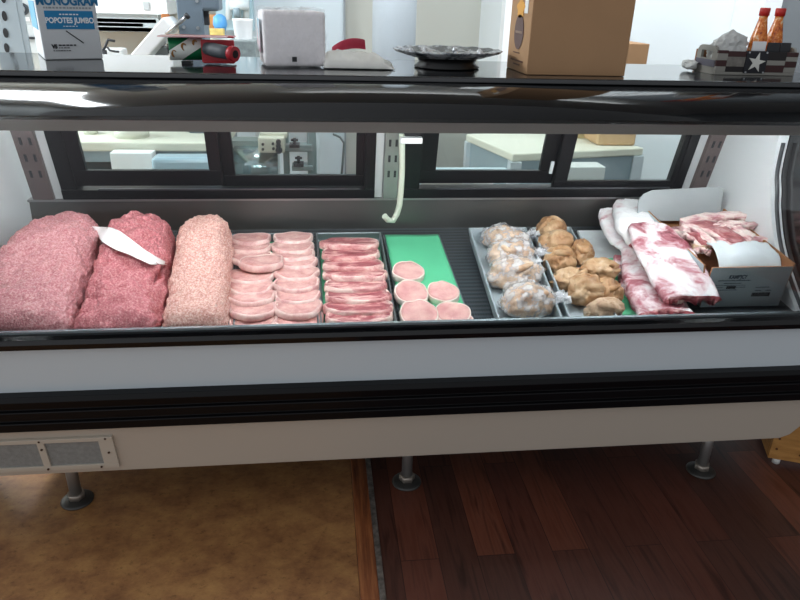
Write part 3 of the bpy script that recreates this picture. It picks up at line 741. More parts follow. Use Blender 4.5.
# standing rear flap, rounded at its left corner
b = MB(); prof = [(bx0-.05, .10), (bx0-.055, .17), (bx0-.04, .192), (bx0-.01, .205), (bx0+.06, .208), (bx1-.03, .215), (bx1-.01, .21), (bx1-.005, .10)]
def flapf(x, z): return bz(x, by1-.015+.06*max(0, z-.13), z)
b.prism([flapf(x, z) for x, z in prof], (0, .004, 0)); b.build('rear_flap', M('grey white flap', '#aab1b3', .6, var=.04, vscale=18), mb_)
# printing on the front
fx = lambda u, z: Vector((bx0+(bx1-bx0)*u, by0-fl_*0-.0012+(-fl_)*(z/bh), deckz(by0)+.001+z))
inkb = M('blue grey print', '#4a5a66', .7)
b = MB()
def mark(b, u0, u1, z0, z1):
    b.hexa([fx(u0, z0), fx(u1, z0), fx(u1, z0)+Vector((0, .0008, 0)), fx(u0, z0)+Vector((0, .0008, 0))], [fx(u0, z1), fx(u1, z1), fx(u1, z1)+Vector((0, .0008, 0)), fx(u0, z1)+Vector((0, .0008, 0))])
rr = random.Random(3)
def scribble(b, u0, u1, z, h):
    u = u0
    while u < u1:
        w = rr.uniform(.006, .02); mark(b, u, min(u+w, u1), z, z+h*rr.uniform(.7, 1)); u += w+rr.uniform(.004, .008)
for z, u0, u1, h in ((.088, .12, .52, .0035), (.079, .20, .42, .003), (.073, .11, .48, .002), (.066, .13, .20, .002), (.066, .37, .49, .002), (.057, .13, .39, .002), (.064, .62, .79, .003), (.053, .63, .70, .003), (.053, .76, .83, .003)): scribble(b, u0, u1, z, h)
b.build('print', inkb, mb_)
b = MB(); u = .60
while u < .83:
    w = rr.choice((.004, .007, .010)); mark(b, u, u+w, .034, .047); u += w+rr.choice((.003, .005))
u = .25
while u < .36:
    w = rr.choice((.005, .008)); mark(b, u, u+w, .062, .071); u += w+.003
b.build('barcode', ink, mb_)
text_mesh('logo_lettering', "KAMP'JCY", .017, inkb, face_matrix(fx(.24, .096), (1, 0, 0), Vector((0, -fl_, bh))), mb_, .0004, .75)
# paper and strips inside
pap = M('white butcher paper', '#d9e2e6', .55)
b = MB()
def pf(u, v):
    x = bx0+.045+(bx1-bx0-.055)*u; y = by0+.010+.17*v
    z = .138+.035*math.sin(math.pi*min(1, v*1.1))*(1-.6*abs(u-.45))-.03*max(0, v-.6) + .008*fb((u*4, v*4, 2), 1) - .02*max(0, .15-v)/.15
    return bz(x, y, z-.012)
b.slab(pf, 30, 16, .001, (0, 0, 0)); tag(b.build('butcher_paper', pap), 'crumpled white butcher paper tucked in the front of the meat box', 'paper')
strip_w = meat('strip fat', [(.34, '#b8707a'), (.46, '#e2b9b8'), (.56, '#f3e0da'), (.75, '#fbf0ea')], 24, .35, .3, 80, stretch=(1, 1, 3.5))
strip_r = meat('strip lean', [(.30, '#6f2f33'), (.5, '#a2555a'), (.68, '#d5a5a2')], 26, .35, .3, 80, dist=.6)
def pstrip(label, a, c, w, h, mat, seed, side=None):
    A, B = Vector(a), Vector(c); d = (B-A); s = Vector((-d.y, d.x, 0)).normalized()
    b = MB()
    def fn(u, v):
        p = A.lerp(B, v)+s*(u-.5)*w*(1+.15*fb((v*3, seed, 0), 1))
        return p+Vector((0, 0, .010*math.sin(v*math.pi)+.005*fb((u*2, v*5, seed), 1, seed)))
    b.slab(fn, 8, 30, h, (0, 1, 1))
    o = b.build('pork_strip', [mat, strip_w]); tag(o, label, 'pork strip', 'fatty pork strips in the white box')
    return o
def bp(px, py, h): return onD(px, py, h)
pstrip('long pale pork strip along the back of the box', bp(683, 220, .150), bp(752, 213, .158), .035, .026, strip_w, 1)
pstrip('dark red lean pork strip in the middle of the box', bp(697, 221, .158), bp(740, 243, .158), .075, .02, strip_r, 2)
pstrip('white fat pork strip slanting at the left of the box', bp(686, 224, .158), bp(714, 243, .155), .022, .02, strip_w, 3)
pstrip('reddish pork strip hanging over the left edge of the box', bp(690, 232, .148), bp(708, 245, .145), .05, .02, strip_r, 4)
pstrip('layered pork strip at the right of the box', bp(718, 222, .160), bp(754, 236, .150), .038, .024, strip_w, 5)
pstrip('upper right pork strip crossing over the layered one', bp(716, 226, .165), bp(755, 223, .158), .028, .022, strip_w, 6)
pstrip('wide pale pork strip lying lowest across the box', bp(682, 236, .125), bp(760, 232, .125), .16, .02, strip_w, 11)
pstrip('tan fatty scrap below the slanting strips in the box', bp(692, 247, .135), bp(712, 250, .135), .035, .02, hockp, 7)

# ------------------------------------------------------------------ pale tube hanging inside the case
def up_(px, py, Y): return onY(px, py, Y)
tb = thing('drain_tube', 'pale curved plastic tube hanging from a white clip before the rear doors', 'tube', up_(404, 140, .60))
pts = [up_(402, 134, .60), up_(402, 150, .60), up_(402, 170, .60), up_(401, 190, .60), up_(399.5, 205, .60), up_(397, 214, .60), up_(393, 220.5, .595), up_(388, 220, .585), up_(384.5, 216, .575)]
b = MB(); b.tube([(p) for p in pts], .0095, 14); b.build('tube', M('pale tube', '#bcc5b4', .35), tb)
b = MB(); p = up_(411, 140, .585); b.box(p, (.068, .03, .018)); b.build('clip', M('white clip', '#dfe4e4', .4), tb, bevel=.002)
b = MB(); p = up_(412, 134, .60); b.box((p.x, p.y, 1.03), (.075, .02, .17)) if False else b.box((p.x+.0, .60, p.z+.07), (.05, .015, .15)); b.build('hanger', frame_m, tb, bevel=.002)

# ------------------------------------------------------------------ things on the counter top
TZ = 1.2035
# straw box
c0 = onZ(45, 60, TZ); ang = R(24); ux = Vector((math.cos(ang), math.sin(ang), 0)); uy = Vector((-ux.y, ux.x, 0))
W_, D_, H_ = .142, .22, .215
sb = thing('straw_box', 'white and blue cardboard box of jumbo straws at the counter left end', 'box', c0)
cardw = M('white cardboard', '#d6dadd', .5)
bluep = M('blue print', '#0f7fb5', .5)
b = MB()
q0 = [c0, c0+ux*W_, c0+ux*W_+uy*D_, c0+uy*D_]
b.hexa(q0, [p+Vector((0, 0, H_)) for p in q0]); b.build('carton', cardw, sb, bevel=.003)
def sbf(u, z, o=.0012): return c0+ux*(W_*u)-uy*o+Vector((0, 0, z))
def quad(b, f, u0, u1, z0, z1, o=.0012):
    b.hexa([f(u0, z0, o), f(u1, z0, o), f(u1, z0, -.0005), f(u0, z0, -.0005)], [f(u0, z1, o), f(u1, z1, o), f(u1, z1, -.0005), f(u0, z1, -.0005)])
b = MB(); quad(b, sbf, .12, .93, .075, .119); b.build('blue_panel', bluep, sb)
b = MB(); fs = lambda u, z, o: c0+uy*(D_*u)-ux*o+Vector((0, 0, z)); quad(b, fs, .15, .95, .072, .14); b.build('blue_panel', M('side blue print', '#3f9cc4', .5), sb)
wp = M('white print', '#f2f6f8', .5)
text_mesh('box_lettering', 'POPOTES JUMBO', .0185, wp, face_matrix(sbf(.525, .090, .0016), ux), sb, .0006, .82, center=True)
text_mesh('box_lettering', 'MONOGRAM', .030, M('blue letters', '#136f9f', .5), face_matrix(sbf(.53, .133, .0014), ux), sb, .0012, .82, center=True)
b = MB()
def marks(b, f, u0, u1, z, h, o=.0016):
    u = u0
    while u < u1:
        w = rr.uniform(.02, .05); quad(b, f, u, min(u+w, u1), z, z+h, o); u += w+rr.uniform(.012, .02)
marks(b, sbf, .36, .68, .109, .003, .0020); marks(b, sbf, .40, .64, .081, .002, .0020); b.build('small_print', wp, sb)
b = MB(); marks(b, sbf, .12, .92, .124, .004); b.build('small_print', M('grey print', '#9aa2a8', .6), sb)
b = MB(); marks(b, sbf, .27, .58, .034, .0035); marks(b, sbf, .27, .45, .0285, .002); marks(b, sbf, .17, .46, .0215, .002); b.build('small_print', ink, sb)
text_mesh('count_lettering', 'V5', .013, ink, face_matrix(sbf(.155, .0285, .0014), ux), sb, .0009, .9)
b = MB(); a_, c_ = sbf(.43, .071, .001), sbf(.70, .041, .001); b.tube([a_, c_], .0013, 8); b.build('printed_straw', ink, sb)
# tape dispenser
tp = onZ(187, 63, TZ); tq = onZ(222, 64, TZ)
td = thing('tape_dispenser', 'red handheld tape dispenser with a green printed tape roll', 'tape dispenser', tp)
red = M('red enamel', '#b8222f', .35); 
rc = Vector((onZ(188, 63, TZ).x, .42, TZ+.036))
b = MB(); axis = Vector((1, .25, 0)).normalized()
def ringpts(r_, x): return [rc+axis*x+Vector((0, 0, 1))*r_*math.cos(t)+axis.cross(Vector((0, 0, 1)))*r_*math.sin(t) for t in [2*math.pi*k/40 for k in range(40)]]
def cyl(b, prof, closed=False):
    rs = [[b.bm.verts.new(p) for p in ringpts(r_, x)] for r_, x in prof]
    for a, c in zip(rs, rs[1:]):
        for k in range(40):
            q = b.bm.faces.new([a[k], a[(k+1) % 40], c[(k+1) % 40], c[k]]); q.smooth = True; q.material_index = b.mi
    for rg_ in (rs[0], rs[-1]): q = b.bm.faces.new(rg_); q.material_index = b.mi
m_, nt, o_ = newmat('green white tape'); bb = principled(nt, o_, .25)
tc = N(nt, 'ShaderNodeTexCoord'); dp = N(nt, 'ShaderNodeVectorMath', operation='DOT_PRODUCT'); dp.inputs[1].default_value = (-.62, 0, 1)
sb_ = N(nt, 'ShaderNodeVectorMath', operation='SUBTRACT'); sb_.inputs[1].default_value = rc
L(nt, tc.outputs['Object'], sb_.inputs[0]); L(nt, sb_.outputs[0], dp.inputs[0])
ab = N(nt, 'ShaderNodeMath', operation='ABSOLUTE'); L(nt, dp.outputs['Value'], ab.inputs[0])
r_ = N(nt, 'ShaderNodeMath', operation='GREATER_THAN'); r_.inputs[1].default_value = .020; L(nt, ab.outputs[0], r_.inputs[0])
mx = N(nt, 'ShaderNodeMix', data_type='RGBA'); mx.inputs[6].default_value = lin('#eef2ec'); mx.inputs[7].default_value = lin('#17764a')
L(nt, r_.outputs[0], mx.inputs[0]); L(nt, mx.outputs[2], bb.inputs['Base Color'])
cyl(b, [(.0265, -.044), (.028, -.042), (.028, .042), (.0265, .044)]); b.build('tape_roll', m_, td)
b = MB(); cyl(b, [(.012, -.047), (.012, .05)]); b.build('roll_core', M('dark hub', '#20252a', .5), td)
# orange brown emblem patches on the tape
for k, (dx, dz) in enumerate(((-.026, -.010), (.000, .006), (.028, .014))):
    b = MB(); cc = rc+axis*dx+Vector((0, -.0288*math.cos(dz/.028), dz))
    b.tube([cc+Vector((.007*math.cos(t)*(1-.1*t), 0, .008*math.sin(t))) for t in [.6+4.2*j/10 for j in range(11)]], [.001+.0022*math.sin(math.pi*j/10) for j in range(11)], 6); b.build('tape_emblem', M('orange brown print', '#9a6a2a', .5), td)
b = MB(); b.box((rc.x, .42, TZ+.003), (.025, .03, .006)); b.build('rubber_foot', ink, td)
fb0 = Vector((tq.x-.005, .40, TZ))
b = MB(); b.box(fb0+Vector((0, 0, .033)), (.085, .006, .056)); b.box(fb0+Vector((-.05, .05, .066)), (.18, .05, .004)); b.box(fb0+Vector((-.0, .02, .006)), (.08, .05, .006)); b.build('frame', red, td, bevel=.002)
b = MB(); b.box(fb0+Vector((-.06, .0, .068)), (.17, .05, .002)); b.build('tape_tail', M('pink film', '#d99aa2', .3), td)
h0 = fb0+Vector((-.028, -.01, .040)); h1 = fb0+Vector((.050, -.070, .032))
b = MB(); b.tube([h0.lerp(h1, t) for t in (0, .3, .6, .85)], [.015, .0175, .017, .016], 16); b.build('handle_grip', M('grey rubber', '#50565c', .5), td)
b = MB(); b.tube([h0.lerp(h1, t) for t in (.84, .9, 1.02)], [.0172, .019, .018], 18); b.build('handle_end', red, td)
b = MB(); b.tube([h0.lerp(h1, t) for t in (1.01, 1.026)], [.010, .010], 14); b.build('handle_socket', M('black recess', '#15080a', .7), td)
# wrapped napkin pack
c0 = onZ(265, 68, TZ); ang = R(9); ux = Vector((math.cos(ang), math.sin(ang), 0)); uy = Vector((-ux.y, ux.x, 0))
np_ = thing('napkin_pack', 'plastic wrapped white paper napkin pack on the counter beside the tape dispenser', 'napkin pack', c0)
W_, D_, H_ = .158, .15, .135
b = MB(); q0 = [c0+uy*.003, c0+ux*W_+uy*.003, c0+ux*W_+uy*D_, c0+uy*D_]
b.hexa([p+Vector((0, 0, .003)) for p in q0], [p+Vector((0, 0, H_)) for p in q0]); b.build('napkins', M('napkin white', '#f6f3f5', .8, var=.03, vscale=60), np_, bevel=.008, seg=3)
m_film = filmmat('clear film', '#fbfbfe', .12, .12, .35, 40)
b = MB()
def pk(u, v):
    t = 2*math.pi*u; e = .22
    x = math.copysign(abs(math.cos(t))**e, math.cos(t)); y = math.copysign(abs(math.sin(t))**e, math.sin(t))
    p = c0+ux*(W_/2+x*(W_/2+.004))+uy*(D_/2+y*(D_/2+.004))
    z = (H_+.006)*v
    p = p+Vector((0, 0, z)); q = .004*fb(p, 28, 3)
    return p+(ux*x+uy*y).normalized()*q*(.3+v)
g = b.grid(pk, 72, 26, True)
cx = c0+ux*W_/2+uy*D_/2+Vector((0, 0, H_+.005))
prev = [r_[-1] for r_ in g]
for f in (.85, .6, .3):
    cur = [b.bm.verts.new(cx.lerp(v.co, f/1.0 if f == .85 else f/.85*.85)+Vector((0, 0, .009*fb(v.co, 30, f*9)))) for v in [r_[-1] for r_ in g]]
    for k in range(72): b.bm.faces.new([prev[k], prev[(k+1) % 72], cur[(k+1) % 72], cur[k]]).smooth = True
    prev = cur
b.build('plastic_film', m_film, np_)
b = MB(); q = c0-ux*.006+uy*.06+Vector((0, 0, .07))
def lf(u, v):
    p = c0-ux*.0062+uy*(.025+.085*u)+Vector((0, 0, .035+.08*v)); return p
b.slab(lf, 6, 6, .001, (0, 0, 0)); b.build('printed_side', meat('pink blue print', [(.38, '#d8a0b6'), (.47, '#e9e9ee'), (.56, '#dfe6ea'), (.64, '#8fc0d6')], 16, .3, .1), np_)
b = MB(); pm = c0+ux*.075-uy*.0085+Vector((0, 0, .022)); b.box(pm, (.012, .001, .012), ang); b.build('dark_mark', ink, np_)
# folded paper and the pink thing behind it
b = MB(); a0 = onZ(322, 68, TZ); a1 = onZ(386, 67, TZ)
def ff(u, v):
    p = Vector((a0.x+.004+(.185)*u, .33+.16*v-.0*u, TZ+.002))
    h = .036*(1-.25*u)*min(1, u*10+.45)*min(1, (1-u)*5+.1)*max(0, math.sin(math.pi*min(1, v)))**.45
    return p+Vector((0, 0, max(.001, h+.010*fb((u*5, v*3, 1), 1)*min(1, v*6))))
b.slab(ff, 30, 14, lambda u, v: .0015, (0, 0, 0))
pfold = b.build('folded_bag', M('white bag', '#f0f0ea', .55, var=.04, vscale=30)); tag(pfold, 'crumpled white paper bag lying between the napkin pack and the pillar', 'bag')
def ff2(u, v):
    p = onZ(332+31*u, 60, TZ); h = .062*math.sin(math.pi*(.14+.50*u))**.6
    return Vector((p.x+.0, .50+.10*v, TZ+.002+h*math.sin(math.pi*(.12+.76*v))**.5))
b = MB(); b.grid(ff2, 20, 14); 
for r_ in (0,): pass
bmesh.ops.solidify(b.bm, geom=b.bm.faces, thickness=.003)
tag(b.build('cloth_cap', M('pink red cloth', '#bf2f4f', .7)), 'bright pink red cloth bundle behind the crumpled white bag', 'cloth')
# plate on a stand
pc = Vector((.352, .43, TZ))
pl = thing('platter', 'dark patterned round platter on a black stand at the counter middle', 'platter', pc)
b = MB(); b.lathe([(.088, 0), (.090, .004), (.078, .014), (.082, .024), (.02, .024)], pc, 40); b.build('stand', M('black stand', '#0a0a0c', .4), pl)
b = MB(); prof = [(.05, .024), (.10, .028), (.145, .042), (.150, .046), (.146, .048), (.10, .036), (.02, .033)]
n = 64; rings = []
for r_, z in prof:
    rings.append([b.bm.verts.new(pc+Vector((r_*(1+.008*math.sin(17*t)*(r_ > .12))*math.cos(t), r_*(1+.008*math.sin(17*t)*(r_ > .12))*math.sin(t), z+.0012*math.sin(17*t)*(r_ > .12)))) for t in [2*math.pi*k/n for k in range(n)]])
for a, c in zip(rings, rings[1:]):
    for k in range(n): b.bm.faces.new([a[k], a[(k+1) % n], c[(k+1) % n], c[k]]).smooth = True
b.bm.faces.new(rings[0]); b.bm.faces.new(rings[-1])
b.build('plate', meat('patterned glaze', [(.35, '#23262c'), (.48, '#5d6166'), (.58, '#c4c8cc'), (.66, '#8a7a6a')], 22, .25, .2, dist=.5), pl)
for k in range(7):
    t = 2*math.pi*k/7+.3; pp = pc+Vector((.10*math.cos(t), .09*math.sin(t), .040)); b = MB(); b.lathe([(.006, -.004), (.008, .0), (.005, .007), (0, .009)], pp, 10); b.build('bead', M('silver bead', '#d8dce0', .2, .4), pl)
# brown cardboard box
c0 = Vector((.532, .268, TZ)); W_, D_, H_ = .265, .20, .30
kb = thing('cardboard_box', 'tall brown cardboard box standing at the counter edge beside the platter', 'box', c0)
kraft = M('kraft cardboard', '#a8835f', .75, var=.03, vscale=14)
b = MB(); b.box(c0+Vector((W_/2, D_/2, H_/2)), (W_, D_, H_)); b.build('carton', kraft, kb, bevel=.002)
b = MB(); b.box(c0+Vector((W_/2, D_/2, H_+.001)), (W_*.99, .05, .001)); b.build('packing_tape', M('tan tape', '#b08d62', .3), kb)
def sf(u, z, o): return c0+Vector((-o, D_*(1-u), z))
b = MB(); cc = sf(.5, .098, .0012); b.prism([cc+Vector((0, .043*math.cos(t), .043*math.sin(t)*1.0)) for t in [2*math.pi*k/36 for k in range(36)]], (-.0008, 0, 0)); b.build('round_logo', M('brown logo', '#5d4440', .6), kb)
b = MB(); marks(b, sf, .35, .65, .095, .006, .0026); b.build('logo_lettering', M('logo letters', '#a08878', .6), kb)
b = MB(); b.prism([sf(.5, .155, .0012)+Vector((0, .035*math.cos(t)*(1+.2*math.sin(5*t)), .022*math.sin(t))) for t in [2*math.pi*k/30 for k in range(30)]], (-.0008, 0, 0)); b.build('orange_mark', M('orange print', '#d79a3c', .6), kb)
b = MB(); b.box(sf(.75, .165, .0012), (.0012, .03, .04)); b.build('white_label', M('label white', '#e8e8e6', .5), kb)
b = MB(); marks(b, sf, .3, .6, .045, .003); marks(b, sf, .2, .8, .025, .004); marks(b, sf, .35, .65, .016, .003); b.build('small_print', M('brown print', '#6b4c3c', .6), kb)
# wooden caddy
cx0, cx1, cy0, cy1 = 1.096, 1.335, .355, .475; cd_ = thing('wooden_caddy', 'flag painted wooden caddy with a white star at the counter right end', 'caddy', (cx0, cy0, TZ))
ch = .062
stripes = [M('caddy grey', '#8f8d86', .6), M('caddy red', '#3c1f1f', .6), M('caddy dark', '#1c1718', .6)]
navy = M('navy paint', '#15161f', .5)
inner = M('raw wood', '#8a5b38', .65, var=.1, vscale=30)
def plank(x0, x1, z0, z1, mat, y=cy0, d=.008):
    b = MB(); b.box(((x0+x1)/2, y+d/2, TZ+(z0+z1)/2), (x1-x0, d, z1-z0)); return b.build('front_slat', mat, cd_, bevel=.001)
plank(cx0, cx1, 0, .008, stripes[0])
plank(cx0+.03, cx0+.085, .008, .022, stripes[2]); plank(cx0+.03, cx0+.085, .022, .048, M('weathered slat', '#77736d', .7, var=.3, vscale=60))
plank(cx0+.03, cx0+.085, .048, .062, stripes[1])
plank(cx0, cx0+.03, .008, .022, stripes[0]); plank(cx0, cx0+.03, .022, .038, stripes[1]); plank(cx0, cx0+.03, .038, .056, stripes[0]); plank(cx0, cx0+.03, .056, .064, stripes[1])
plank(cx0+.145, cx1-.035, .008, .027, stripes[1]); plank(cx0+.145, cx1-.035, .027, .040, stripes[0]); plank(cx0+.145, cx1-.035, .040, .062, stripes[2])
plank(cx1-.035, cx1, .008, .022, stripes[0]); plank(cx1-.035, cx1, .022, .038, stripes[1]); plank(cx1-.035, cx1, .038, .050, stripes[0]); plank(cx1-.035, cx1, .050, .062, stripes[1])
np2 = plank(cx0+.083, cx0+.147, .006, .064, navy, cy0-.003, .011)
sc_ = Vector((cx0+.115, cy0-.003, TZ+.034))
b = MB(); b.prism([sc_+Vector(((.027 if k % 2 == 0 else .0105)*math.sin(math.pi*k/5+.15), 0, (.027 if k % 2 == 0 else .0105)*math.cos(math.pi*k/5+.15))) for k in range(10)], (0, -.002, 0)); b.build('star', M('white star', '#d9d9d2', .6), np2)
for dx in (-.026, .026):
    for dz in (-.026, .026):
        b = MB(); p = sc_+Vector((dx, 0, dz)); b.tube([p, p+Vector((0, -.002, 0))], .0025, 8); b.build('nail_head', steel, np2)
b = MB(); b.box(((cx0+cx1)/2, cy1-.004, TZ+.03), (cx1-cx0, .008, .06)); b.box(((cx0+cx1)/2, (cy0+cy1)/2, TZ+.004), (cx1-cx0-.01, cy1-cy0-.02, .008)); b.build('tray_body', inner, cd_)
for sx, nm in ((cx0, 0), (cx1-.008, 1)):
    # end board with a hand hole and rounded top
    b = MB()
    def eb(y0, y1, z0, z1): b.box((sx+.004, (y0+y1)/2, TZ+(z0+z1)/2), (.008, y1-y0, z1-z0))
    eb(cy0+.008, cy1-.008, 0, .040); eb(cy0+.008, cy0+.03, .040, .060); eb(cy1-.03, cy1-.008, .040, .060)
    b.prism([(sx, cy0+.008, TZ+.060), (sx, cy1-.008, TZ+.060), (sx, cy1-.016, TZ+.070), (sx, cy1-.03, TZ+.074), (sx, cy0+.03, TZ+.074), (sx, cy0+.016, TZ+.070)], (.008, 0, 0))
    e_ = b.build('end_board', stripes[0], cd_)
    b = MB(); b.box((sx-.0006+(.0092 if nm else 0), (cy0+cy1)/2, TZ+.028), (.001, cy1-cy0-.016, .018)); b.build('painted_stripe', M('slate stripe', '#5c5a66', .6), e_)
# things in the caddy
def bottle(label, x, y, tilt):
    bo = thing('sauce_bottle', label, 'bottle', (x, y, TZ+.009), 'sauce bottles in the wooden caddy')
    prof = [(.0235, 0), (.0245, .004), (.0245, .062), (.022, .085), (.0155, .115), (.0115, .135), (.011, .146)]
    b = MB(); b.lathe(prof, (x, y, TZ+.009), 28)
    b.build('bottle_body', meat('orange sauce', [(.36, '#8a3410'), (.45, '#cf6418'), (.55, '#e58a34'), (.64, '#f2d6b0')], 60, .15, .1, spec=.6), bo)
    b = MB(); b.lathe([(.0135, .144), (.0138, .163), (.012, .165)], (x, y, TZ+.009), 24); b.build('cap', M('red cap', '#c22a24', .4), bo)
    return bo
bottle('orange sauce bottle with red cap, nearer the white label in the caddy', 1.243, .415, 0)
bottle('orange sauce bottle with red cap, nearer the right end of the caddy', 1.300, .43, 0)
def card(name, label, cat, x0, x1, y, z0, z1, mat, d=.004):
    b = MB(); b.box(((x0+x1)/2, y, TZ+(z0+z1)/2), (x1-x0, d, z1-z0)); return tag(b.build(name, mat, bevel=.0008), label, cat)
card('white_card', 'white card standing in the caddy left of the black cards', 'card', cx0+.106, cx0+.146, cy0+.018, .009, .088, M('card white', '#e8eaec', .5))
card('black_card', 'black card standing beside the white card in the caddy', 'card', cx0+.15, cx0+.186, cy0+.016, .009, .086, ink)
card('black_card', 'black card standing at the right end of the caddy', 'card', cx0+.190, cx0+.222, cy0+.020, .009, .086, ink)
def crumple(name, label, cat, c, s, mat, seed, sub=4):
    b = MB(); bmesh.ops.create_icosphere(b.bm, subdivisions=sub, radius=1)
    for v in b.bm.verts:
        p = v.co.copy(); d = 1+.35*fb(p, 1.5, seed, 3)-.12*abs(noise.noise(p*4+Vector((seed, 0, 0))))
        v.co = Vector((c[0]+p.x*s[0]*d, c[1]+p.y*s[1]*d, max(c[2]+p.z*s[2]*d, c[2]-s[2]*.8)))
    return tag(b.build(name, mat), label, cat)
crumple('plastic_bag', 'crumpled translucent plastic bag heaped in the left of the caddy', 'plastic bag', (cx0+.06, .415, TZ+.062), (.055, .038, .05), M('bag plastic', '#c9cbc9', .3, var=.1, vscale=30), 4)
crumple('plastic_bag', 'small crumpled plastic lying on the counter left of the caddy', 'plastic bag', (cx0-.018, .46, TZ+.016), (.018, .03, .016), M('bag plastic', '#c9cbc9', .3), 6, 3)

# ------------------------------------------------------------------ wooden crate at the right
cr = thing('wooden_crate', 'tan wooden box with screw holes on the floor at the case right end', 'crate', (1.44, .16, 0))
woodt = meat('tan board', [(.3, '#9a6a38'), (.5, '#b98549'), (.7, '#c99758')], 8, .5, .1, stretch=(1, 1, 6))
ux = Vector((math.cos(R(-22)), math.sin(R(-22)), 0)); uy = Vector((-ux.y, ux.x, 0)); p0 = Vector((1.450, .165, .018))
b = MB(); q0 = [p0+Vector((0, 0, 0)), p0+ux*.36, p0+ux*.36+uy*.018, p0+uy*.018]; b.hexa(q0, [p+Vector((0, 0, .30)) for p in q0]); b.build('front_board', woodt, cr, bevel=.002)
b = MB(); q0 = [p0+uy*.019, p0+ux*.018+uy*.019, p0+ux*.018+uy*.30, p0+uy*.30]; b.hexa(q0, [p+Vector((0, 0, .30)) for p in q0]); b.build('side_board', woodt, cr, bevel=.002)
for (u, z) in ((.018, .08), (.018, .02+.02), (.018, .13), (.09, .03), (.09, .07), (.09, .11)):
    b = MB(); p = p0+ux*u+Vector((0, 0, z)); b.tube([p-uy*.001, p+uy*.002], .004, 10); b.build('screw_hole', M('hole dark', '#5a3314', .7), cr)
b = MB(); b.lathe([(.012, 0), (.012, .018)], p0+ux*.03+uy*.01-Vector((0, 0, .018)), 14); b.build('foot', M('white foot', '#d9d9d6', .4), cr)
b = MB(); b.lathe([(.012, 0), (.012, .018)], p0+ux*.32+uy*.01-Vector((0, 0, .018)), 14); b.build('foot', M('white foot', '#d9d9d6', .4), cr)

# ------------------------------------------------------------------ back room
def pbox(b, x0, y0, x1, y1, Y, d, zfloor=None):
    """block whose front covers a region at depth Y; may reach down to zfloor"""
    a, c = onY(x0, y1, Y), onY(x1, y0, Y)
    z0 = a.z if zfloor is None else zfloor
    b.box(((a.x+c.x)/2, Y+d/2, (z0+c.z)/2), (c.x-a.x, d, c.z-z0)); return (a, c)
TB = .765
cream = M('cream table top', '#d8d7c6', .45)
apron = M('grey blue apron', '#8fa0a6', .5)
def quad_table(label, fl, fr, bl, z, apr):
    fl, fr, bl = (Vector((p.x, p.y, 0)) for p in (fl, fr, bl)); br = bl+(fr-fl)
    t = thing('work_table', label, 'table', (fl+br)/2)
    Q = [fl, fr, br, bl]; up = Vector((0, 0, 1)); c = (fl+br)/2
    b = MB(); b.hexa([p+up*(z-.035) for p in Q], [p+up*z for p in Q]); b.build('table_top', cream, t, bevel=.006)
    q = [p+(c-p)*.03 for p in Q]
    b = MB(); b.hexa([p+up*(z-.035-apr) for p in q], [p+up*(z-.036) for p in q]); b.build('apron', apron, t)
    for p in Q:
        g = p+(c-p)*.06; b = MB(); b.box((g.x, g.y, (z-.036)/2), (.05, .05, z-.036)); b.build('leg', M('pale leg', '#c5ced2', .4), t)
    return t
def table(label, x0, x1, y0, y1, z, apr, legs=True):
    t = thing('work_table', label, 'table', ((x0+x1)/2, (y0+y1)/2, 0))
    b = MB(); b.box(((x0+x1)/2, (y0+y1)/2, z-.02), (x1-x0, y1-y0, .04)); b.build('table_top', cream, t, bevel=.006)
    b = MB(); b.box(((x0+x1)/2, (y0+y1)/2, z-.04-apr/2), (x1-x0-.04, y1-y0-.04, apr)); b.build('apron', apron, t)
    for lx in (x0+.05, x1-.05):
        for ly in (y0+.05, y1-.05):
            b = MB(); b.box((lx, ly, (z-.04)/2), (.05, .05, z-.04)); b.build('leg', M('pale leg', '#c5ced2', .4), t)
    return t
table('cream topped work table with the slicer, behind the left rear door', -1.30, -.42, 1.58, 2.25, TB, .05)
quad_table('cream topped work table with tan boxes, behind the right rear doors', onZ(513, 154, TB), onZ(644, 148, TB), onZ(466, 134, TB), TB, .13)
# slicer (left)
sl = thing('meat_slicer', 'white and grey meat slicer with a slanted tray on the left table', 'slicer', (-.75, 1.9, TB))
b = MB(); b.lathe([(.075, 0), (.075, .05), (.06, .06)], (-.85, 1.72, TB), 32); b.build('round_base', M('ivory enamel', '#dcdccf', .4), sl)
b = MB(); b.tube([(-.85, 1.72, TB+.06), (-.85, 1.75, TB+.34)], .035, 14); b.build('column', M('ivory enamel', '#dcdccf', .4), sl)
a = onY(138, 57, 1.70); c = onY(168, 22, 1.70)
dirv = (c-a).normalized(); nv = Vector((-dirv.z, 0, dirv.x))
b = MB(); e0 = a-dirv*.14
b.hexa([e0-nv*.028, e0+nv*.028, e0+nv*.028+Vector((0, .22, 0)), e0-nv*.028+Vector((0, .22, 0))], [c-nv*.028, c+nv*.028, c+nv*.028+Vector((0, .22, 0)), c-nv*.028+Vector((0, .22, 0))]); b.build('slanted_tray', M('bright white enamel', '#f2f4f5', .35), sl, bevel=.006)
b = MB(); c2 = onY(166, 34, 1.66); d2 = onY(187, 16, 1.66); b.tube([c2, d2], .009, 10); b.build('push_arm', steel, sl)
b = MB(); p = onY(187, 16, 1.66); b.tube([p-Vector((.004, 0, .004)), p+Vector((.006, 0, .005))], .013, 10); b.build('arm_knob', ink, sl)
slate = M('slate grey enamel', '#6f7e8b', .4, .3)
b = MB(); A, C_ = pbox(b, 180, -20, 200, 43, 1.80, .16, TB); b.build('motor_column', slate, sl, bevel=.006)
b = MB(); pbox(b, 200, -20, 217, 11, 1.80, .14); b.build('motor_head', slate, sl, bevel=.015, seg=3)
b = MB(); pbox(b, 203.5, 11, 208, 25, 1.82, .03); b.build('blade_stem', ink, sl)
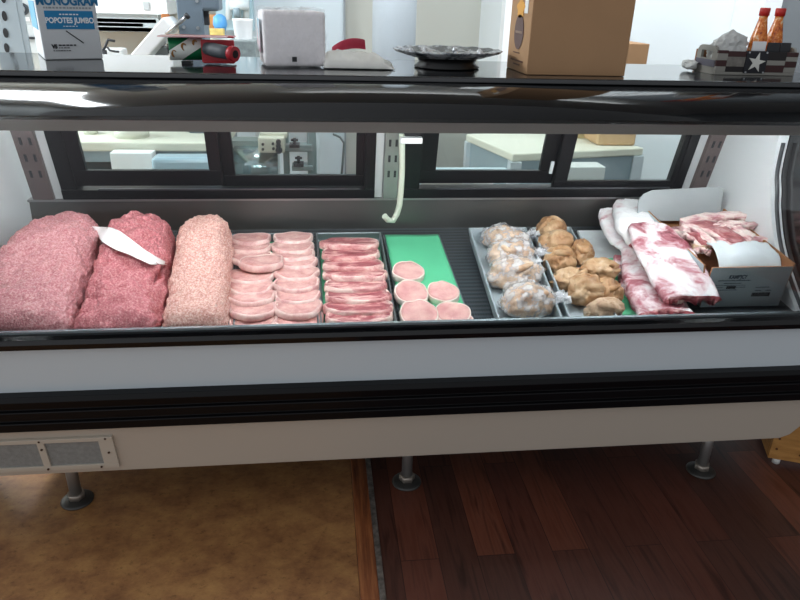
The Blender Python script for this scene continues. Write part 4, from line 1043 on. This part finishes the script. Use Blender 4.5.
for (px, py) in ((184, 27), (198, 28), (192, 40), (197, 1)):
    b = MB(); p = onY(px, py, 1.80); b.tube([p-Vector((0, .006, 0)), p+Vector((0, .002, 0))], .007, 10); b.build('bolt', steel, sl)
b = MB(); pbox(b, 145, 47, 174, 57, 1.86, .12, TB); b.build('machine_body', M('grey machine', '#8d9497', .4), sl, bevel=.006)
b = MB(); pA = onY(161, 20, 1.9); pB = onY(171, 25, 1.9); pbox(b, 162, 14, 169, 27, 1.93, .03); b.build('wooden_grip', M('orange wood', '#b5713c', .5), sl, bevel=.006)
# upright slotted rack post at far left
b = MB(); A, C_ = pbox(b, -2, -30, 10, 55, 1.45, .006, 0); A2, C2 = pbox(b, 10.0, -30, 16, 55, 1.452, .006, 0)
rk = b.build('rack_post', M('galvanised post', '#aebcc4', .45, .1), bevel=.002); tag(rk, 'grey slotted steel rack post rising at the far left behind the counter', 'post')
for py in (-2, 16, 33, 48):
    b = MB(); p = onY(4.5+(py-16)*.07, py, 1.449); b.prism([p+Vector((.009*math.cos(t), 0, .018*math.sin(t))) for t in [2*math.pi*k/20 for k in range(20)]], (0, -.002, 0)); b.build('post_slot', ink, rk)
# white machine
wm = thing('white_machine', 'small white machine with a round dial beside the rack post', 'machine', (-1.5, 2.2, 0))
wm_m = M('machine white', '#ccd2d3', .4)
b = MB(); A, C_ = pbox(b, 17, 24, 34, 38, 2.0, .25, TB); b.build('housing', wm_m, wm, bevel=.006)
b = MB(); cc = onY(23, 9, 2.0); ct = [cc+Vector((.045*math.cos(t), 0, .045*math.sin(t))) for t in [math.pi*k/16 for k in range(17)]]; zb_ = onY(23, 24, 2.0).z
b.prism(ct+[Vector((cc.x-.045, 2.0, zb_)), Vector((cc.x+.045, 2.0, zb_))], (0, .2, 0)); b.build('dial_head', wm_m, wm)
b = MB(); b.tube([cc+Vector((0, -.012, 0)), cc], .026, 20); b.build('dial', M('dark dial', '#3c444a', .35), wm)
b = MB(); b.tube([cc+Vector((0, -.018, 0)), cc+Vector((0, -.012, 0))], .014, 16); b.build('dial_centre', steel, wm)
b = MB(); pbox(b, 19, 17, 29, 21, 1.995, .006); b.build('white_plate', M('bright plate', '#f1f4f5', .4), wm)
b = MB(); pbox(b, 17, 37, 36, 39, 1.99, .02); b.build('dark_seam', ink, wm)
b = MB(); p = onY(18.5, 30, 1.998); b.tube([p-Vector((0, .01, 0)), p], .010, 12); b.build('knob', ink, wm)
# lower rear frame for the machine: a stand table
wt = thing('machine_stand', 'pale steel stand under the small white machine', 'stand', (-1.55, 2.1, 0))
b = MB(); b.box((-1.56, 2.12, TB-.012), (.42, .42, .024)); b.build('stand_top', M('pale steel', '#b9c4c9', .4), wt)
for lx in (-1.74, -1.38):
    for ly in (1.94, 2.30):
        b = MB(); b.box((lx, ly, (TB-.024)/2), (.03, .03, TB-.024)); b.build('leg', M('pale steel', '#b9c4c9', .4), wt)
# wall cabinet and shelf strip
wc = thing('wall_cabinet', 'white wall cabinet with a steel strip below it on the back wall', 'cabinet', (-1.4, 3.4, 1.4))
b = MB(); a, c = onY(60, 12, 3.25), onY(162, -40, 3.25); b.box(((a.x+c.x)/2, 3.42, (a.z+c.z)/2), (c.x-a.x, .34, c.z-a.z)); b.build('carcass', M('cabinet white', '#e6ebed', .45), wc)
b = MB(); a, c = onY(60, 30, 3.30), onY(158, 12.5, 3.30); b.box(((a.x+c.x)/2, 3.44, (a.z+c.z)/2), (c.x-a.x, .30, c.z-a.z)); b.build('steel_shelf', M('pale shelf steel', '#bcc8cc', .35, .3), wc)
for y0, y1, m2 in ((23.5, 25, ink), (19.5, 21, M('pale line', '#e8eef0', .3)), (28, 30, M('pale line', '#e8eef0', .3))):
    b = MB(); a, c = onY(62, y1, 3.295), onY(156 if m2 is not ink else 143, y0, 3.295); b.box(((a.x+c.x)/2, 3.295, (a.z+c.z)/2), (c.x-a.x, .01, c.z-a.z)); b.build('shelf_rail', m2, wc)
b = MB(); a, c = onY(144, 10, 3.245), onY(149, 2, 3.245); b.box(((a.x+c.x)/2, 3.245, (a.z+c.z)/2), (c.x-a.x, .012, c.z-a.z)); b.build('latch', M('grey latch', '#b3babd', .4), wc, bevel=.003)
# little desk lamp / black gadget
b = MB(); P = [onY(x, y, 2.05) for x, y in ((102, 52), (105, 47), (107.5, 41), (108, 39.5), (112, 40.5), (115, 41.2))]; b.tube(P, .006, 8); 
P = [onY(x, y, 2.05) for x, y in ((107, 47), (110, 50.5), (115, 51.5), (119, 51.8))]; b.tube(P, .005, 8); b.tube([onY(104, 50, 2.05), Vector((onY(104, 50, 2.05).x, 2.05, TB))], .012, 8)
tag(b.build('metal_hook', ink), 'black curved metal arm standing on the left table', 'tool')
b = MB(); pbox(b, 101, 49, 122, 57, 2.10, .1, TB); tag(b.build('white_bin', M('bin white', '#dfe3e4', .4), bevel=.01), 'white container beside the black arm on the left table', 'container')
# second back table (centre) with clutter
table('rear cream work table with containers, behind the tape dispenser', -1.02, .02, 2.75, 3.25, .98, .08)
def clut(name, label, cat, x0, y0, x1, y1, Y, d, mat, zf=None, bev=.006):
    b = MB(); pbox(b, x0, y0, x1, y1, Y, d, zf); return tag(b.build(name, mat, bevel=bev), label, cat)
clut('crate', 'orange brown crate on the rear table beside the slicer head', 'crate', 204, 15.5, 217.5, 25, 2.95, .2, M('orange crate', '#c98a4c', .5), .98)
b = MB(); p = onY(220, 22.5, 2.86); b.lathe([(.002, -.045), (.03, -.045), (.042, -.01), (.036, .03), (.015, .045), (.002, .047)], Vector((p.x, 2.86, p.z)), 20)
b.box((p.x, 2.86, (.98+p.z-.045)/2), (.05, .05, p.z-.045-.98)); tag(b.build('blue_container', M('blue plastic', '#5aa3e0', .4)), 'small blue container right of the orange crate', 'container')
b = MB(); p0_, p1_ = onY(232.5, 41, 2.05), onY(252, 19.5, 2.05); xm = (p0_.x+p1_.x)/2; w2 = (p1_.x-p0_.x)/2
b.lathe([(w2*.82, 0), (w2*.84, .004), (w2*.98, p1_.z-p0_.z-.008), (w2*1.04, p1_.z-p0_.z), (w2*.9, p1_.z-p0_.z)], (xm, 2.05+w2, p0_.z), 28)
tag(b.build('white_tub', M('tub white', '#f4f6f7', .4)), 'plain white tub behind the wrapped napkin pack', 'tub')
b = MB(); a, c = onY(231, 62, 1.95), onY(253, 41, 1.95); b.box(((a.x+c.x)/2, 2.10, (c.z+TB)/2), (c.x-a.x+.02, .3, c.z-TB)); wcx = b.build('grey_crate', M('grey crate', '#8b9698', .5, var=.2, vscale=50), bevel=.004); tag(wcx, 'grey lattice crate under the plain white tub', 'crate')
clut('product_bag', 'yellow and white packet lying before the orange crate', 'packet', 207, 29, 223, 37, 2.45, .08, M('yellow packet', '#cdb56a', .5, var=.25, vscale=30))
b = MB(); a, c = onY(201, 43, 2.3), onY(253, 37, 2.3); b.box(((a.x+c.x)/2, 2.50, a.z), (c.x-a.x+.04, .5, .02)); zt = a.z
for lx in (a.x, c.x):
    for ly in (2.3, 2.7): b.box((lx, ly, (zt-.01)/2), (.03, .03, zt-.01))
tag(b.build('white_shelf_table', M('shelf white', '#e3e8e8', .45), bevel=.002), 'narrow white side table under the yellow packet', 'table')
# pale pipes and equipment far behind the tub
eq = thing('wall_equipment', 'pale blue steel equipment with pipes against the back wall', 'equipment', (-.65, 3.4, 1.0))
pb = M('pale blue steel', '#b6d2dc', .4, .2)
b = MB(); a, c = onY(217, 30, 3.35), onY(250, -30, 3.35); b.box(((a.x+c.x)/2, 3.42, (a.z+c.z)/2), (c.x-a.x, .12, c.z-a.z)); b.build('panel', pb, eq)
for px in (229, 238, 246):
    b = MB(); b.tube([onY(px, -20, 3.30), onY(px, 20, 3.30)], .022, 12); b.build('pipe', M('white pipe', '#dbe6ea', .4), eq)
b = MB(); b.tube([onY(230, 5, 3.27), onY(249, 5, 3.27)], .03, 12); b.build('pipe', M('white pipe', '#dbe6ea', .4), eq)
b = MB(); b.tube([onY(234, 12, 3.27), onY(240, 12, 3.27)], .035, 12); b.build('valve', M('grey valve', '#8fa3ad', .4), eq)
clut('cardboard_box', 'small tan cardboard box behind the tall brown one', 'box', 600, 44, 650, 65, onZ(618, 146, TB).y+.01, .22, kraft, onY(618, 130, onZ(618, 146, TB).y).z+.001, .003)
# behind the rear doors, seen under the canopy
gm = thing('grinder_machine', 'cream machine with black knobs behind the left rear door', 'machine', (-.15, 1.6, 0))
ivory = M('ivory panel', '#bdbcab', .45)
a, c = onY(258.5, 153, 1.55), onY(284, 138, 1.55)
b = MB(); b.box(((a.x+c.x)/2, 1.66, (a.z+c.z)/2), (c.x-a.x, .22, c.z-a.z)); b.build('control_box', ivory, gm, bevel=.005)
b = MB(); pbox(b, 260, 133, 287, 138.5, 1.60, .2); b.build('hood', ivory, gm, bevel=.004)
for px, py, r_ in ((278.5, 141.5, .011), (278.5, 145.5, .011), (279, 150, .015), (263, 144, .006), (263, 149, .006), (273, 143.5, .006), (273.5, 148.5, .006)):
    b = MB(); p = onY(px, py, 1.55); b.tube([p-Vector((0, .012, 0)), p], r_, 12); b.build('knob', ink, gm)
frm = M('grey frame', '#7f8f8f', .4, .3)
b = MB(); pbox(b, 284, 145, 312, 152, 1.64, .08); pbox(b, 292, 166, 313, 171, 1.64, .08); pbox(b, 308, 130, 316, 176, 1.66, .08, 0); pbox(b, 284, 130, 288, 176, 1.68, .06, 0); b.build('frame', frm, gm, bevel=.003)
for px, y0, y1 in ((294.5, 138, 147), (298.5, 156, 166)):
    b = MB(); b.tube([onY(px, y1, 1.63), onY(px, y0, 1.63)], .007, 8); b.tube([onY(px-3.5, y0+2, 1.63), onY(px+3.5, y0+2, 1.63)], .006, 8); b.build('tee_handle', ink, gm)
    b = MB(); pbox(b, px-5, y1-2, px+5, y1+1, 1.61, .06); b.build('clamp_block', ink, gm)
p = onY(262, 167, 1.56)
b = MB(); b.tube([onY(236, 167, 1.75), onY(279, 167, 1.75)], .10, 28); b.build('steel_drum', M('bright drum steel', '#b4c6c8', .22, .85), gm)
b = MB(); pbox(b, 236, 190, 279, 176, 1.68, .2, 0); b.build('drum_support', frm, gm)
b = MB(); pbox(b, 232, 141, 258, 158, 1.75, .1, 0); b.build('rear_cabinet', M('dark grey green', '#7d8884', .5), gm)
# under the left table: white box, dark bin, clear tub
clut('white_carton', 'white carton on the floor rack below the left table', 'box', 112, 153, 152, 171, 1.50, .07, M('carton white', '#e4e7e6', .5), 0, .004)
b = MB(); pbox(b, 81, 151, 110, 172, 1.85, .3, 0); tag(b.build('dark_bin', M('dark bin', '#3c464a', .4), bevel=.01), 'dark grey bin below the left table', 'bin')
b = MB(); a, c = onY(152, 176, 1.40), onY(212, 158, 1.40); b.box(((a.x+c.x)/2, 1.45, (c.z)/2), (c.x-a.x, .1, c.z)); ct = b.build('clear_tub', M('hazy blue plastic', '#9db4bf', .2), bevel=.02, seg=3); tag(ct, 'hazy blue plastic tub below the slicer table', 'tub')
b = MB(); b.lathe([(.03, 0), (.035, .02), (.03, .028)], (onZ(90, 134, TB).x, 1.78, TB), 20); tag(b.build('small_cup', M('ivory enamel', '#dcdccf', .4)), 'small ivory dish on the left table beside the slicer base', 'dish')
# right table things
a = onZ(618, 147, TB)
clut('tan_carton', 'low tan carton seen through the right rear door', 'box', 597, 130, 638, 146, onZ(618, 146, TB).y, .25, M('tan carton', '#c7a57c', .6), TB, .012)
clut('yellow_carton', 'yellowish carton left of the tan one on the right table', 'box', 566, 126, 592, 138.5, onZ(578, 138.5, TB).y, .2, M('yellow carton', '#c9b88a', .6), TB, .004)
clut('white_bag_stack', 'stack of white sheets below the right work table', 'paper stack', 566, 167, 606, 182, 1.27, .10, M('sheet white', '#d2d7d3', .6), 0, .004)
b = MB(); b.box((.58, 1.28, .706), (.42, .05, .03)); b.box((.40, 1.28, .345), (.04, .04, .69)); b.box((.76, 1.28, .345), (.04, .04, .69))
tag(b.build('low_rail', M('pale blue rail', '#b9cdd2', .4), bevel=.004), 'pale blue low rail behind the middle rear door', 'rail')
# cable and grey bin at the pillar
b = MB(); b.tube([onY(x, y, 2.0) for x, y in ((333, 134), (340, 137), (344, 143), (343.5, 152), (342.5, 165), (341, 180))], .006, 8); b.build('cable', M('grey cable', '#5f6b6a', .5), gm)

# ------------------------------------------------------------------ light
def area(name, loc, rot, sx, sy, power, col='#ffffff'):
    l = bpy.data.lights.new(name, 'AREA'); l.shape = 'RECTANGLE'; l.size = sx; l.size_y = sy; l.energy = power; l.color = lin(col)[:3]
    o = bpy.data.objects.new(name, l); COL.objects.link(o); o.location = loc; o.rotation_euler = rot; return o
area('back_ceiling_lamp', (-3.15, 1.5, 2.57), (0, 0, 0), .6, 2.3, 240, '#f4fbff')
area('back_wall_fill', (.3, 1.2, 2.5), (R(64), 0, 0), 1.6, .25, 40, '#f6fbff')  # added fill to brighten the back wall, no known lamp there
area('back_wall_fill', (2.1, 1.0, 2.5), (R(64), 0, 0), 1.2, .25, 32, '#f4fbff')  # another added fill, aimed at the white wall on the right
w = bpy.data.worlds.new('world'); S.world = w; w.use_nodes = True
bg = w.node_tree.nodes['Background']; bg.inputs[0].default_value = lin('#e9edf2'); 
wt_ = w.node_tree; tc = wt_.nodes.new('ShaderNodeTexCoord'); sx_ = wt_.nodes.new('ShaderNodeSeparateXYZ'); mr_ = wt_.nodes.new('ShaderNodeMapRange')
for k, v in ((1, -.9), (2, .9), (3, .98), (4, .30)): mr_.inputs[k].default_value = v
L(wt_, tc.outputs['Generated'], sx_.inputs[0]); L(wt_, sx_.outputs[0], mr_.inputs[0]); L(wt_, mr_.outputs[0], bg.inputs[1])
S.view_settings.view_transform = 'Standard'; S.view_settings.look = 'None'; S.view_settings.exposure = 0; S.view_settings.gamma = 1
for o in bpy.data.objects:
    if '_local' in o: del o['_local']
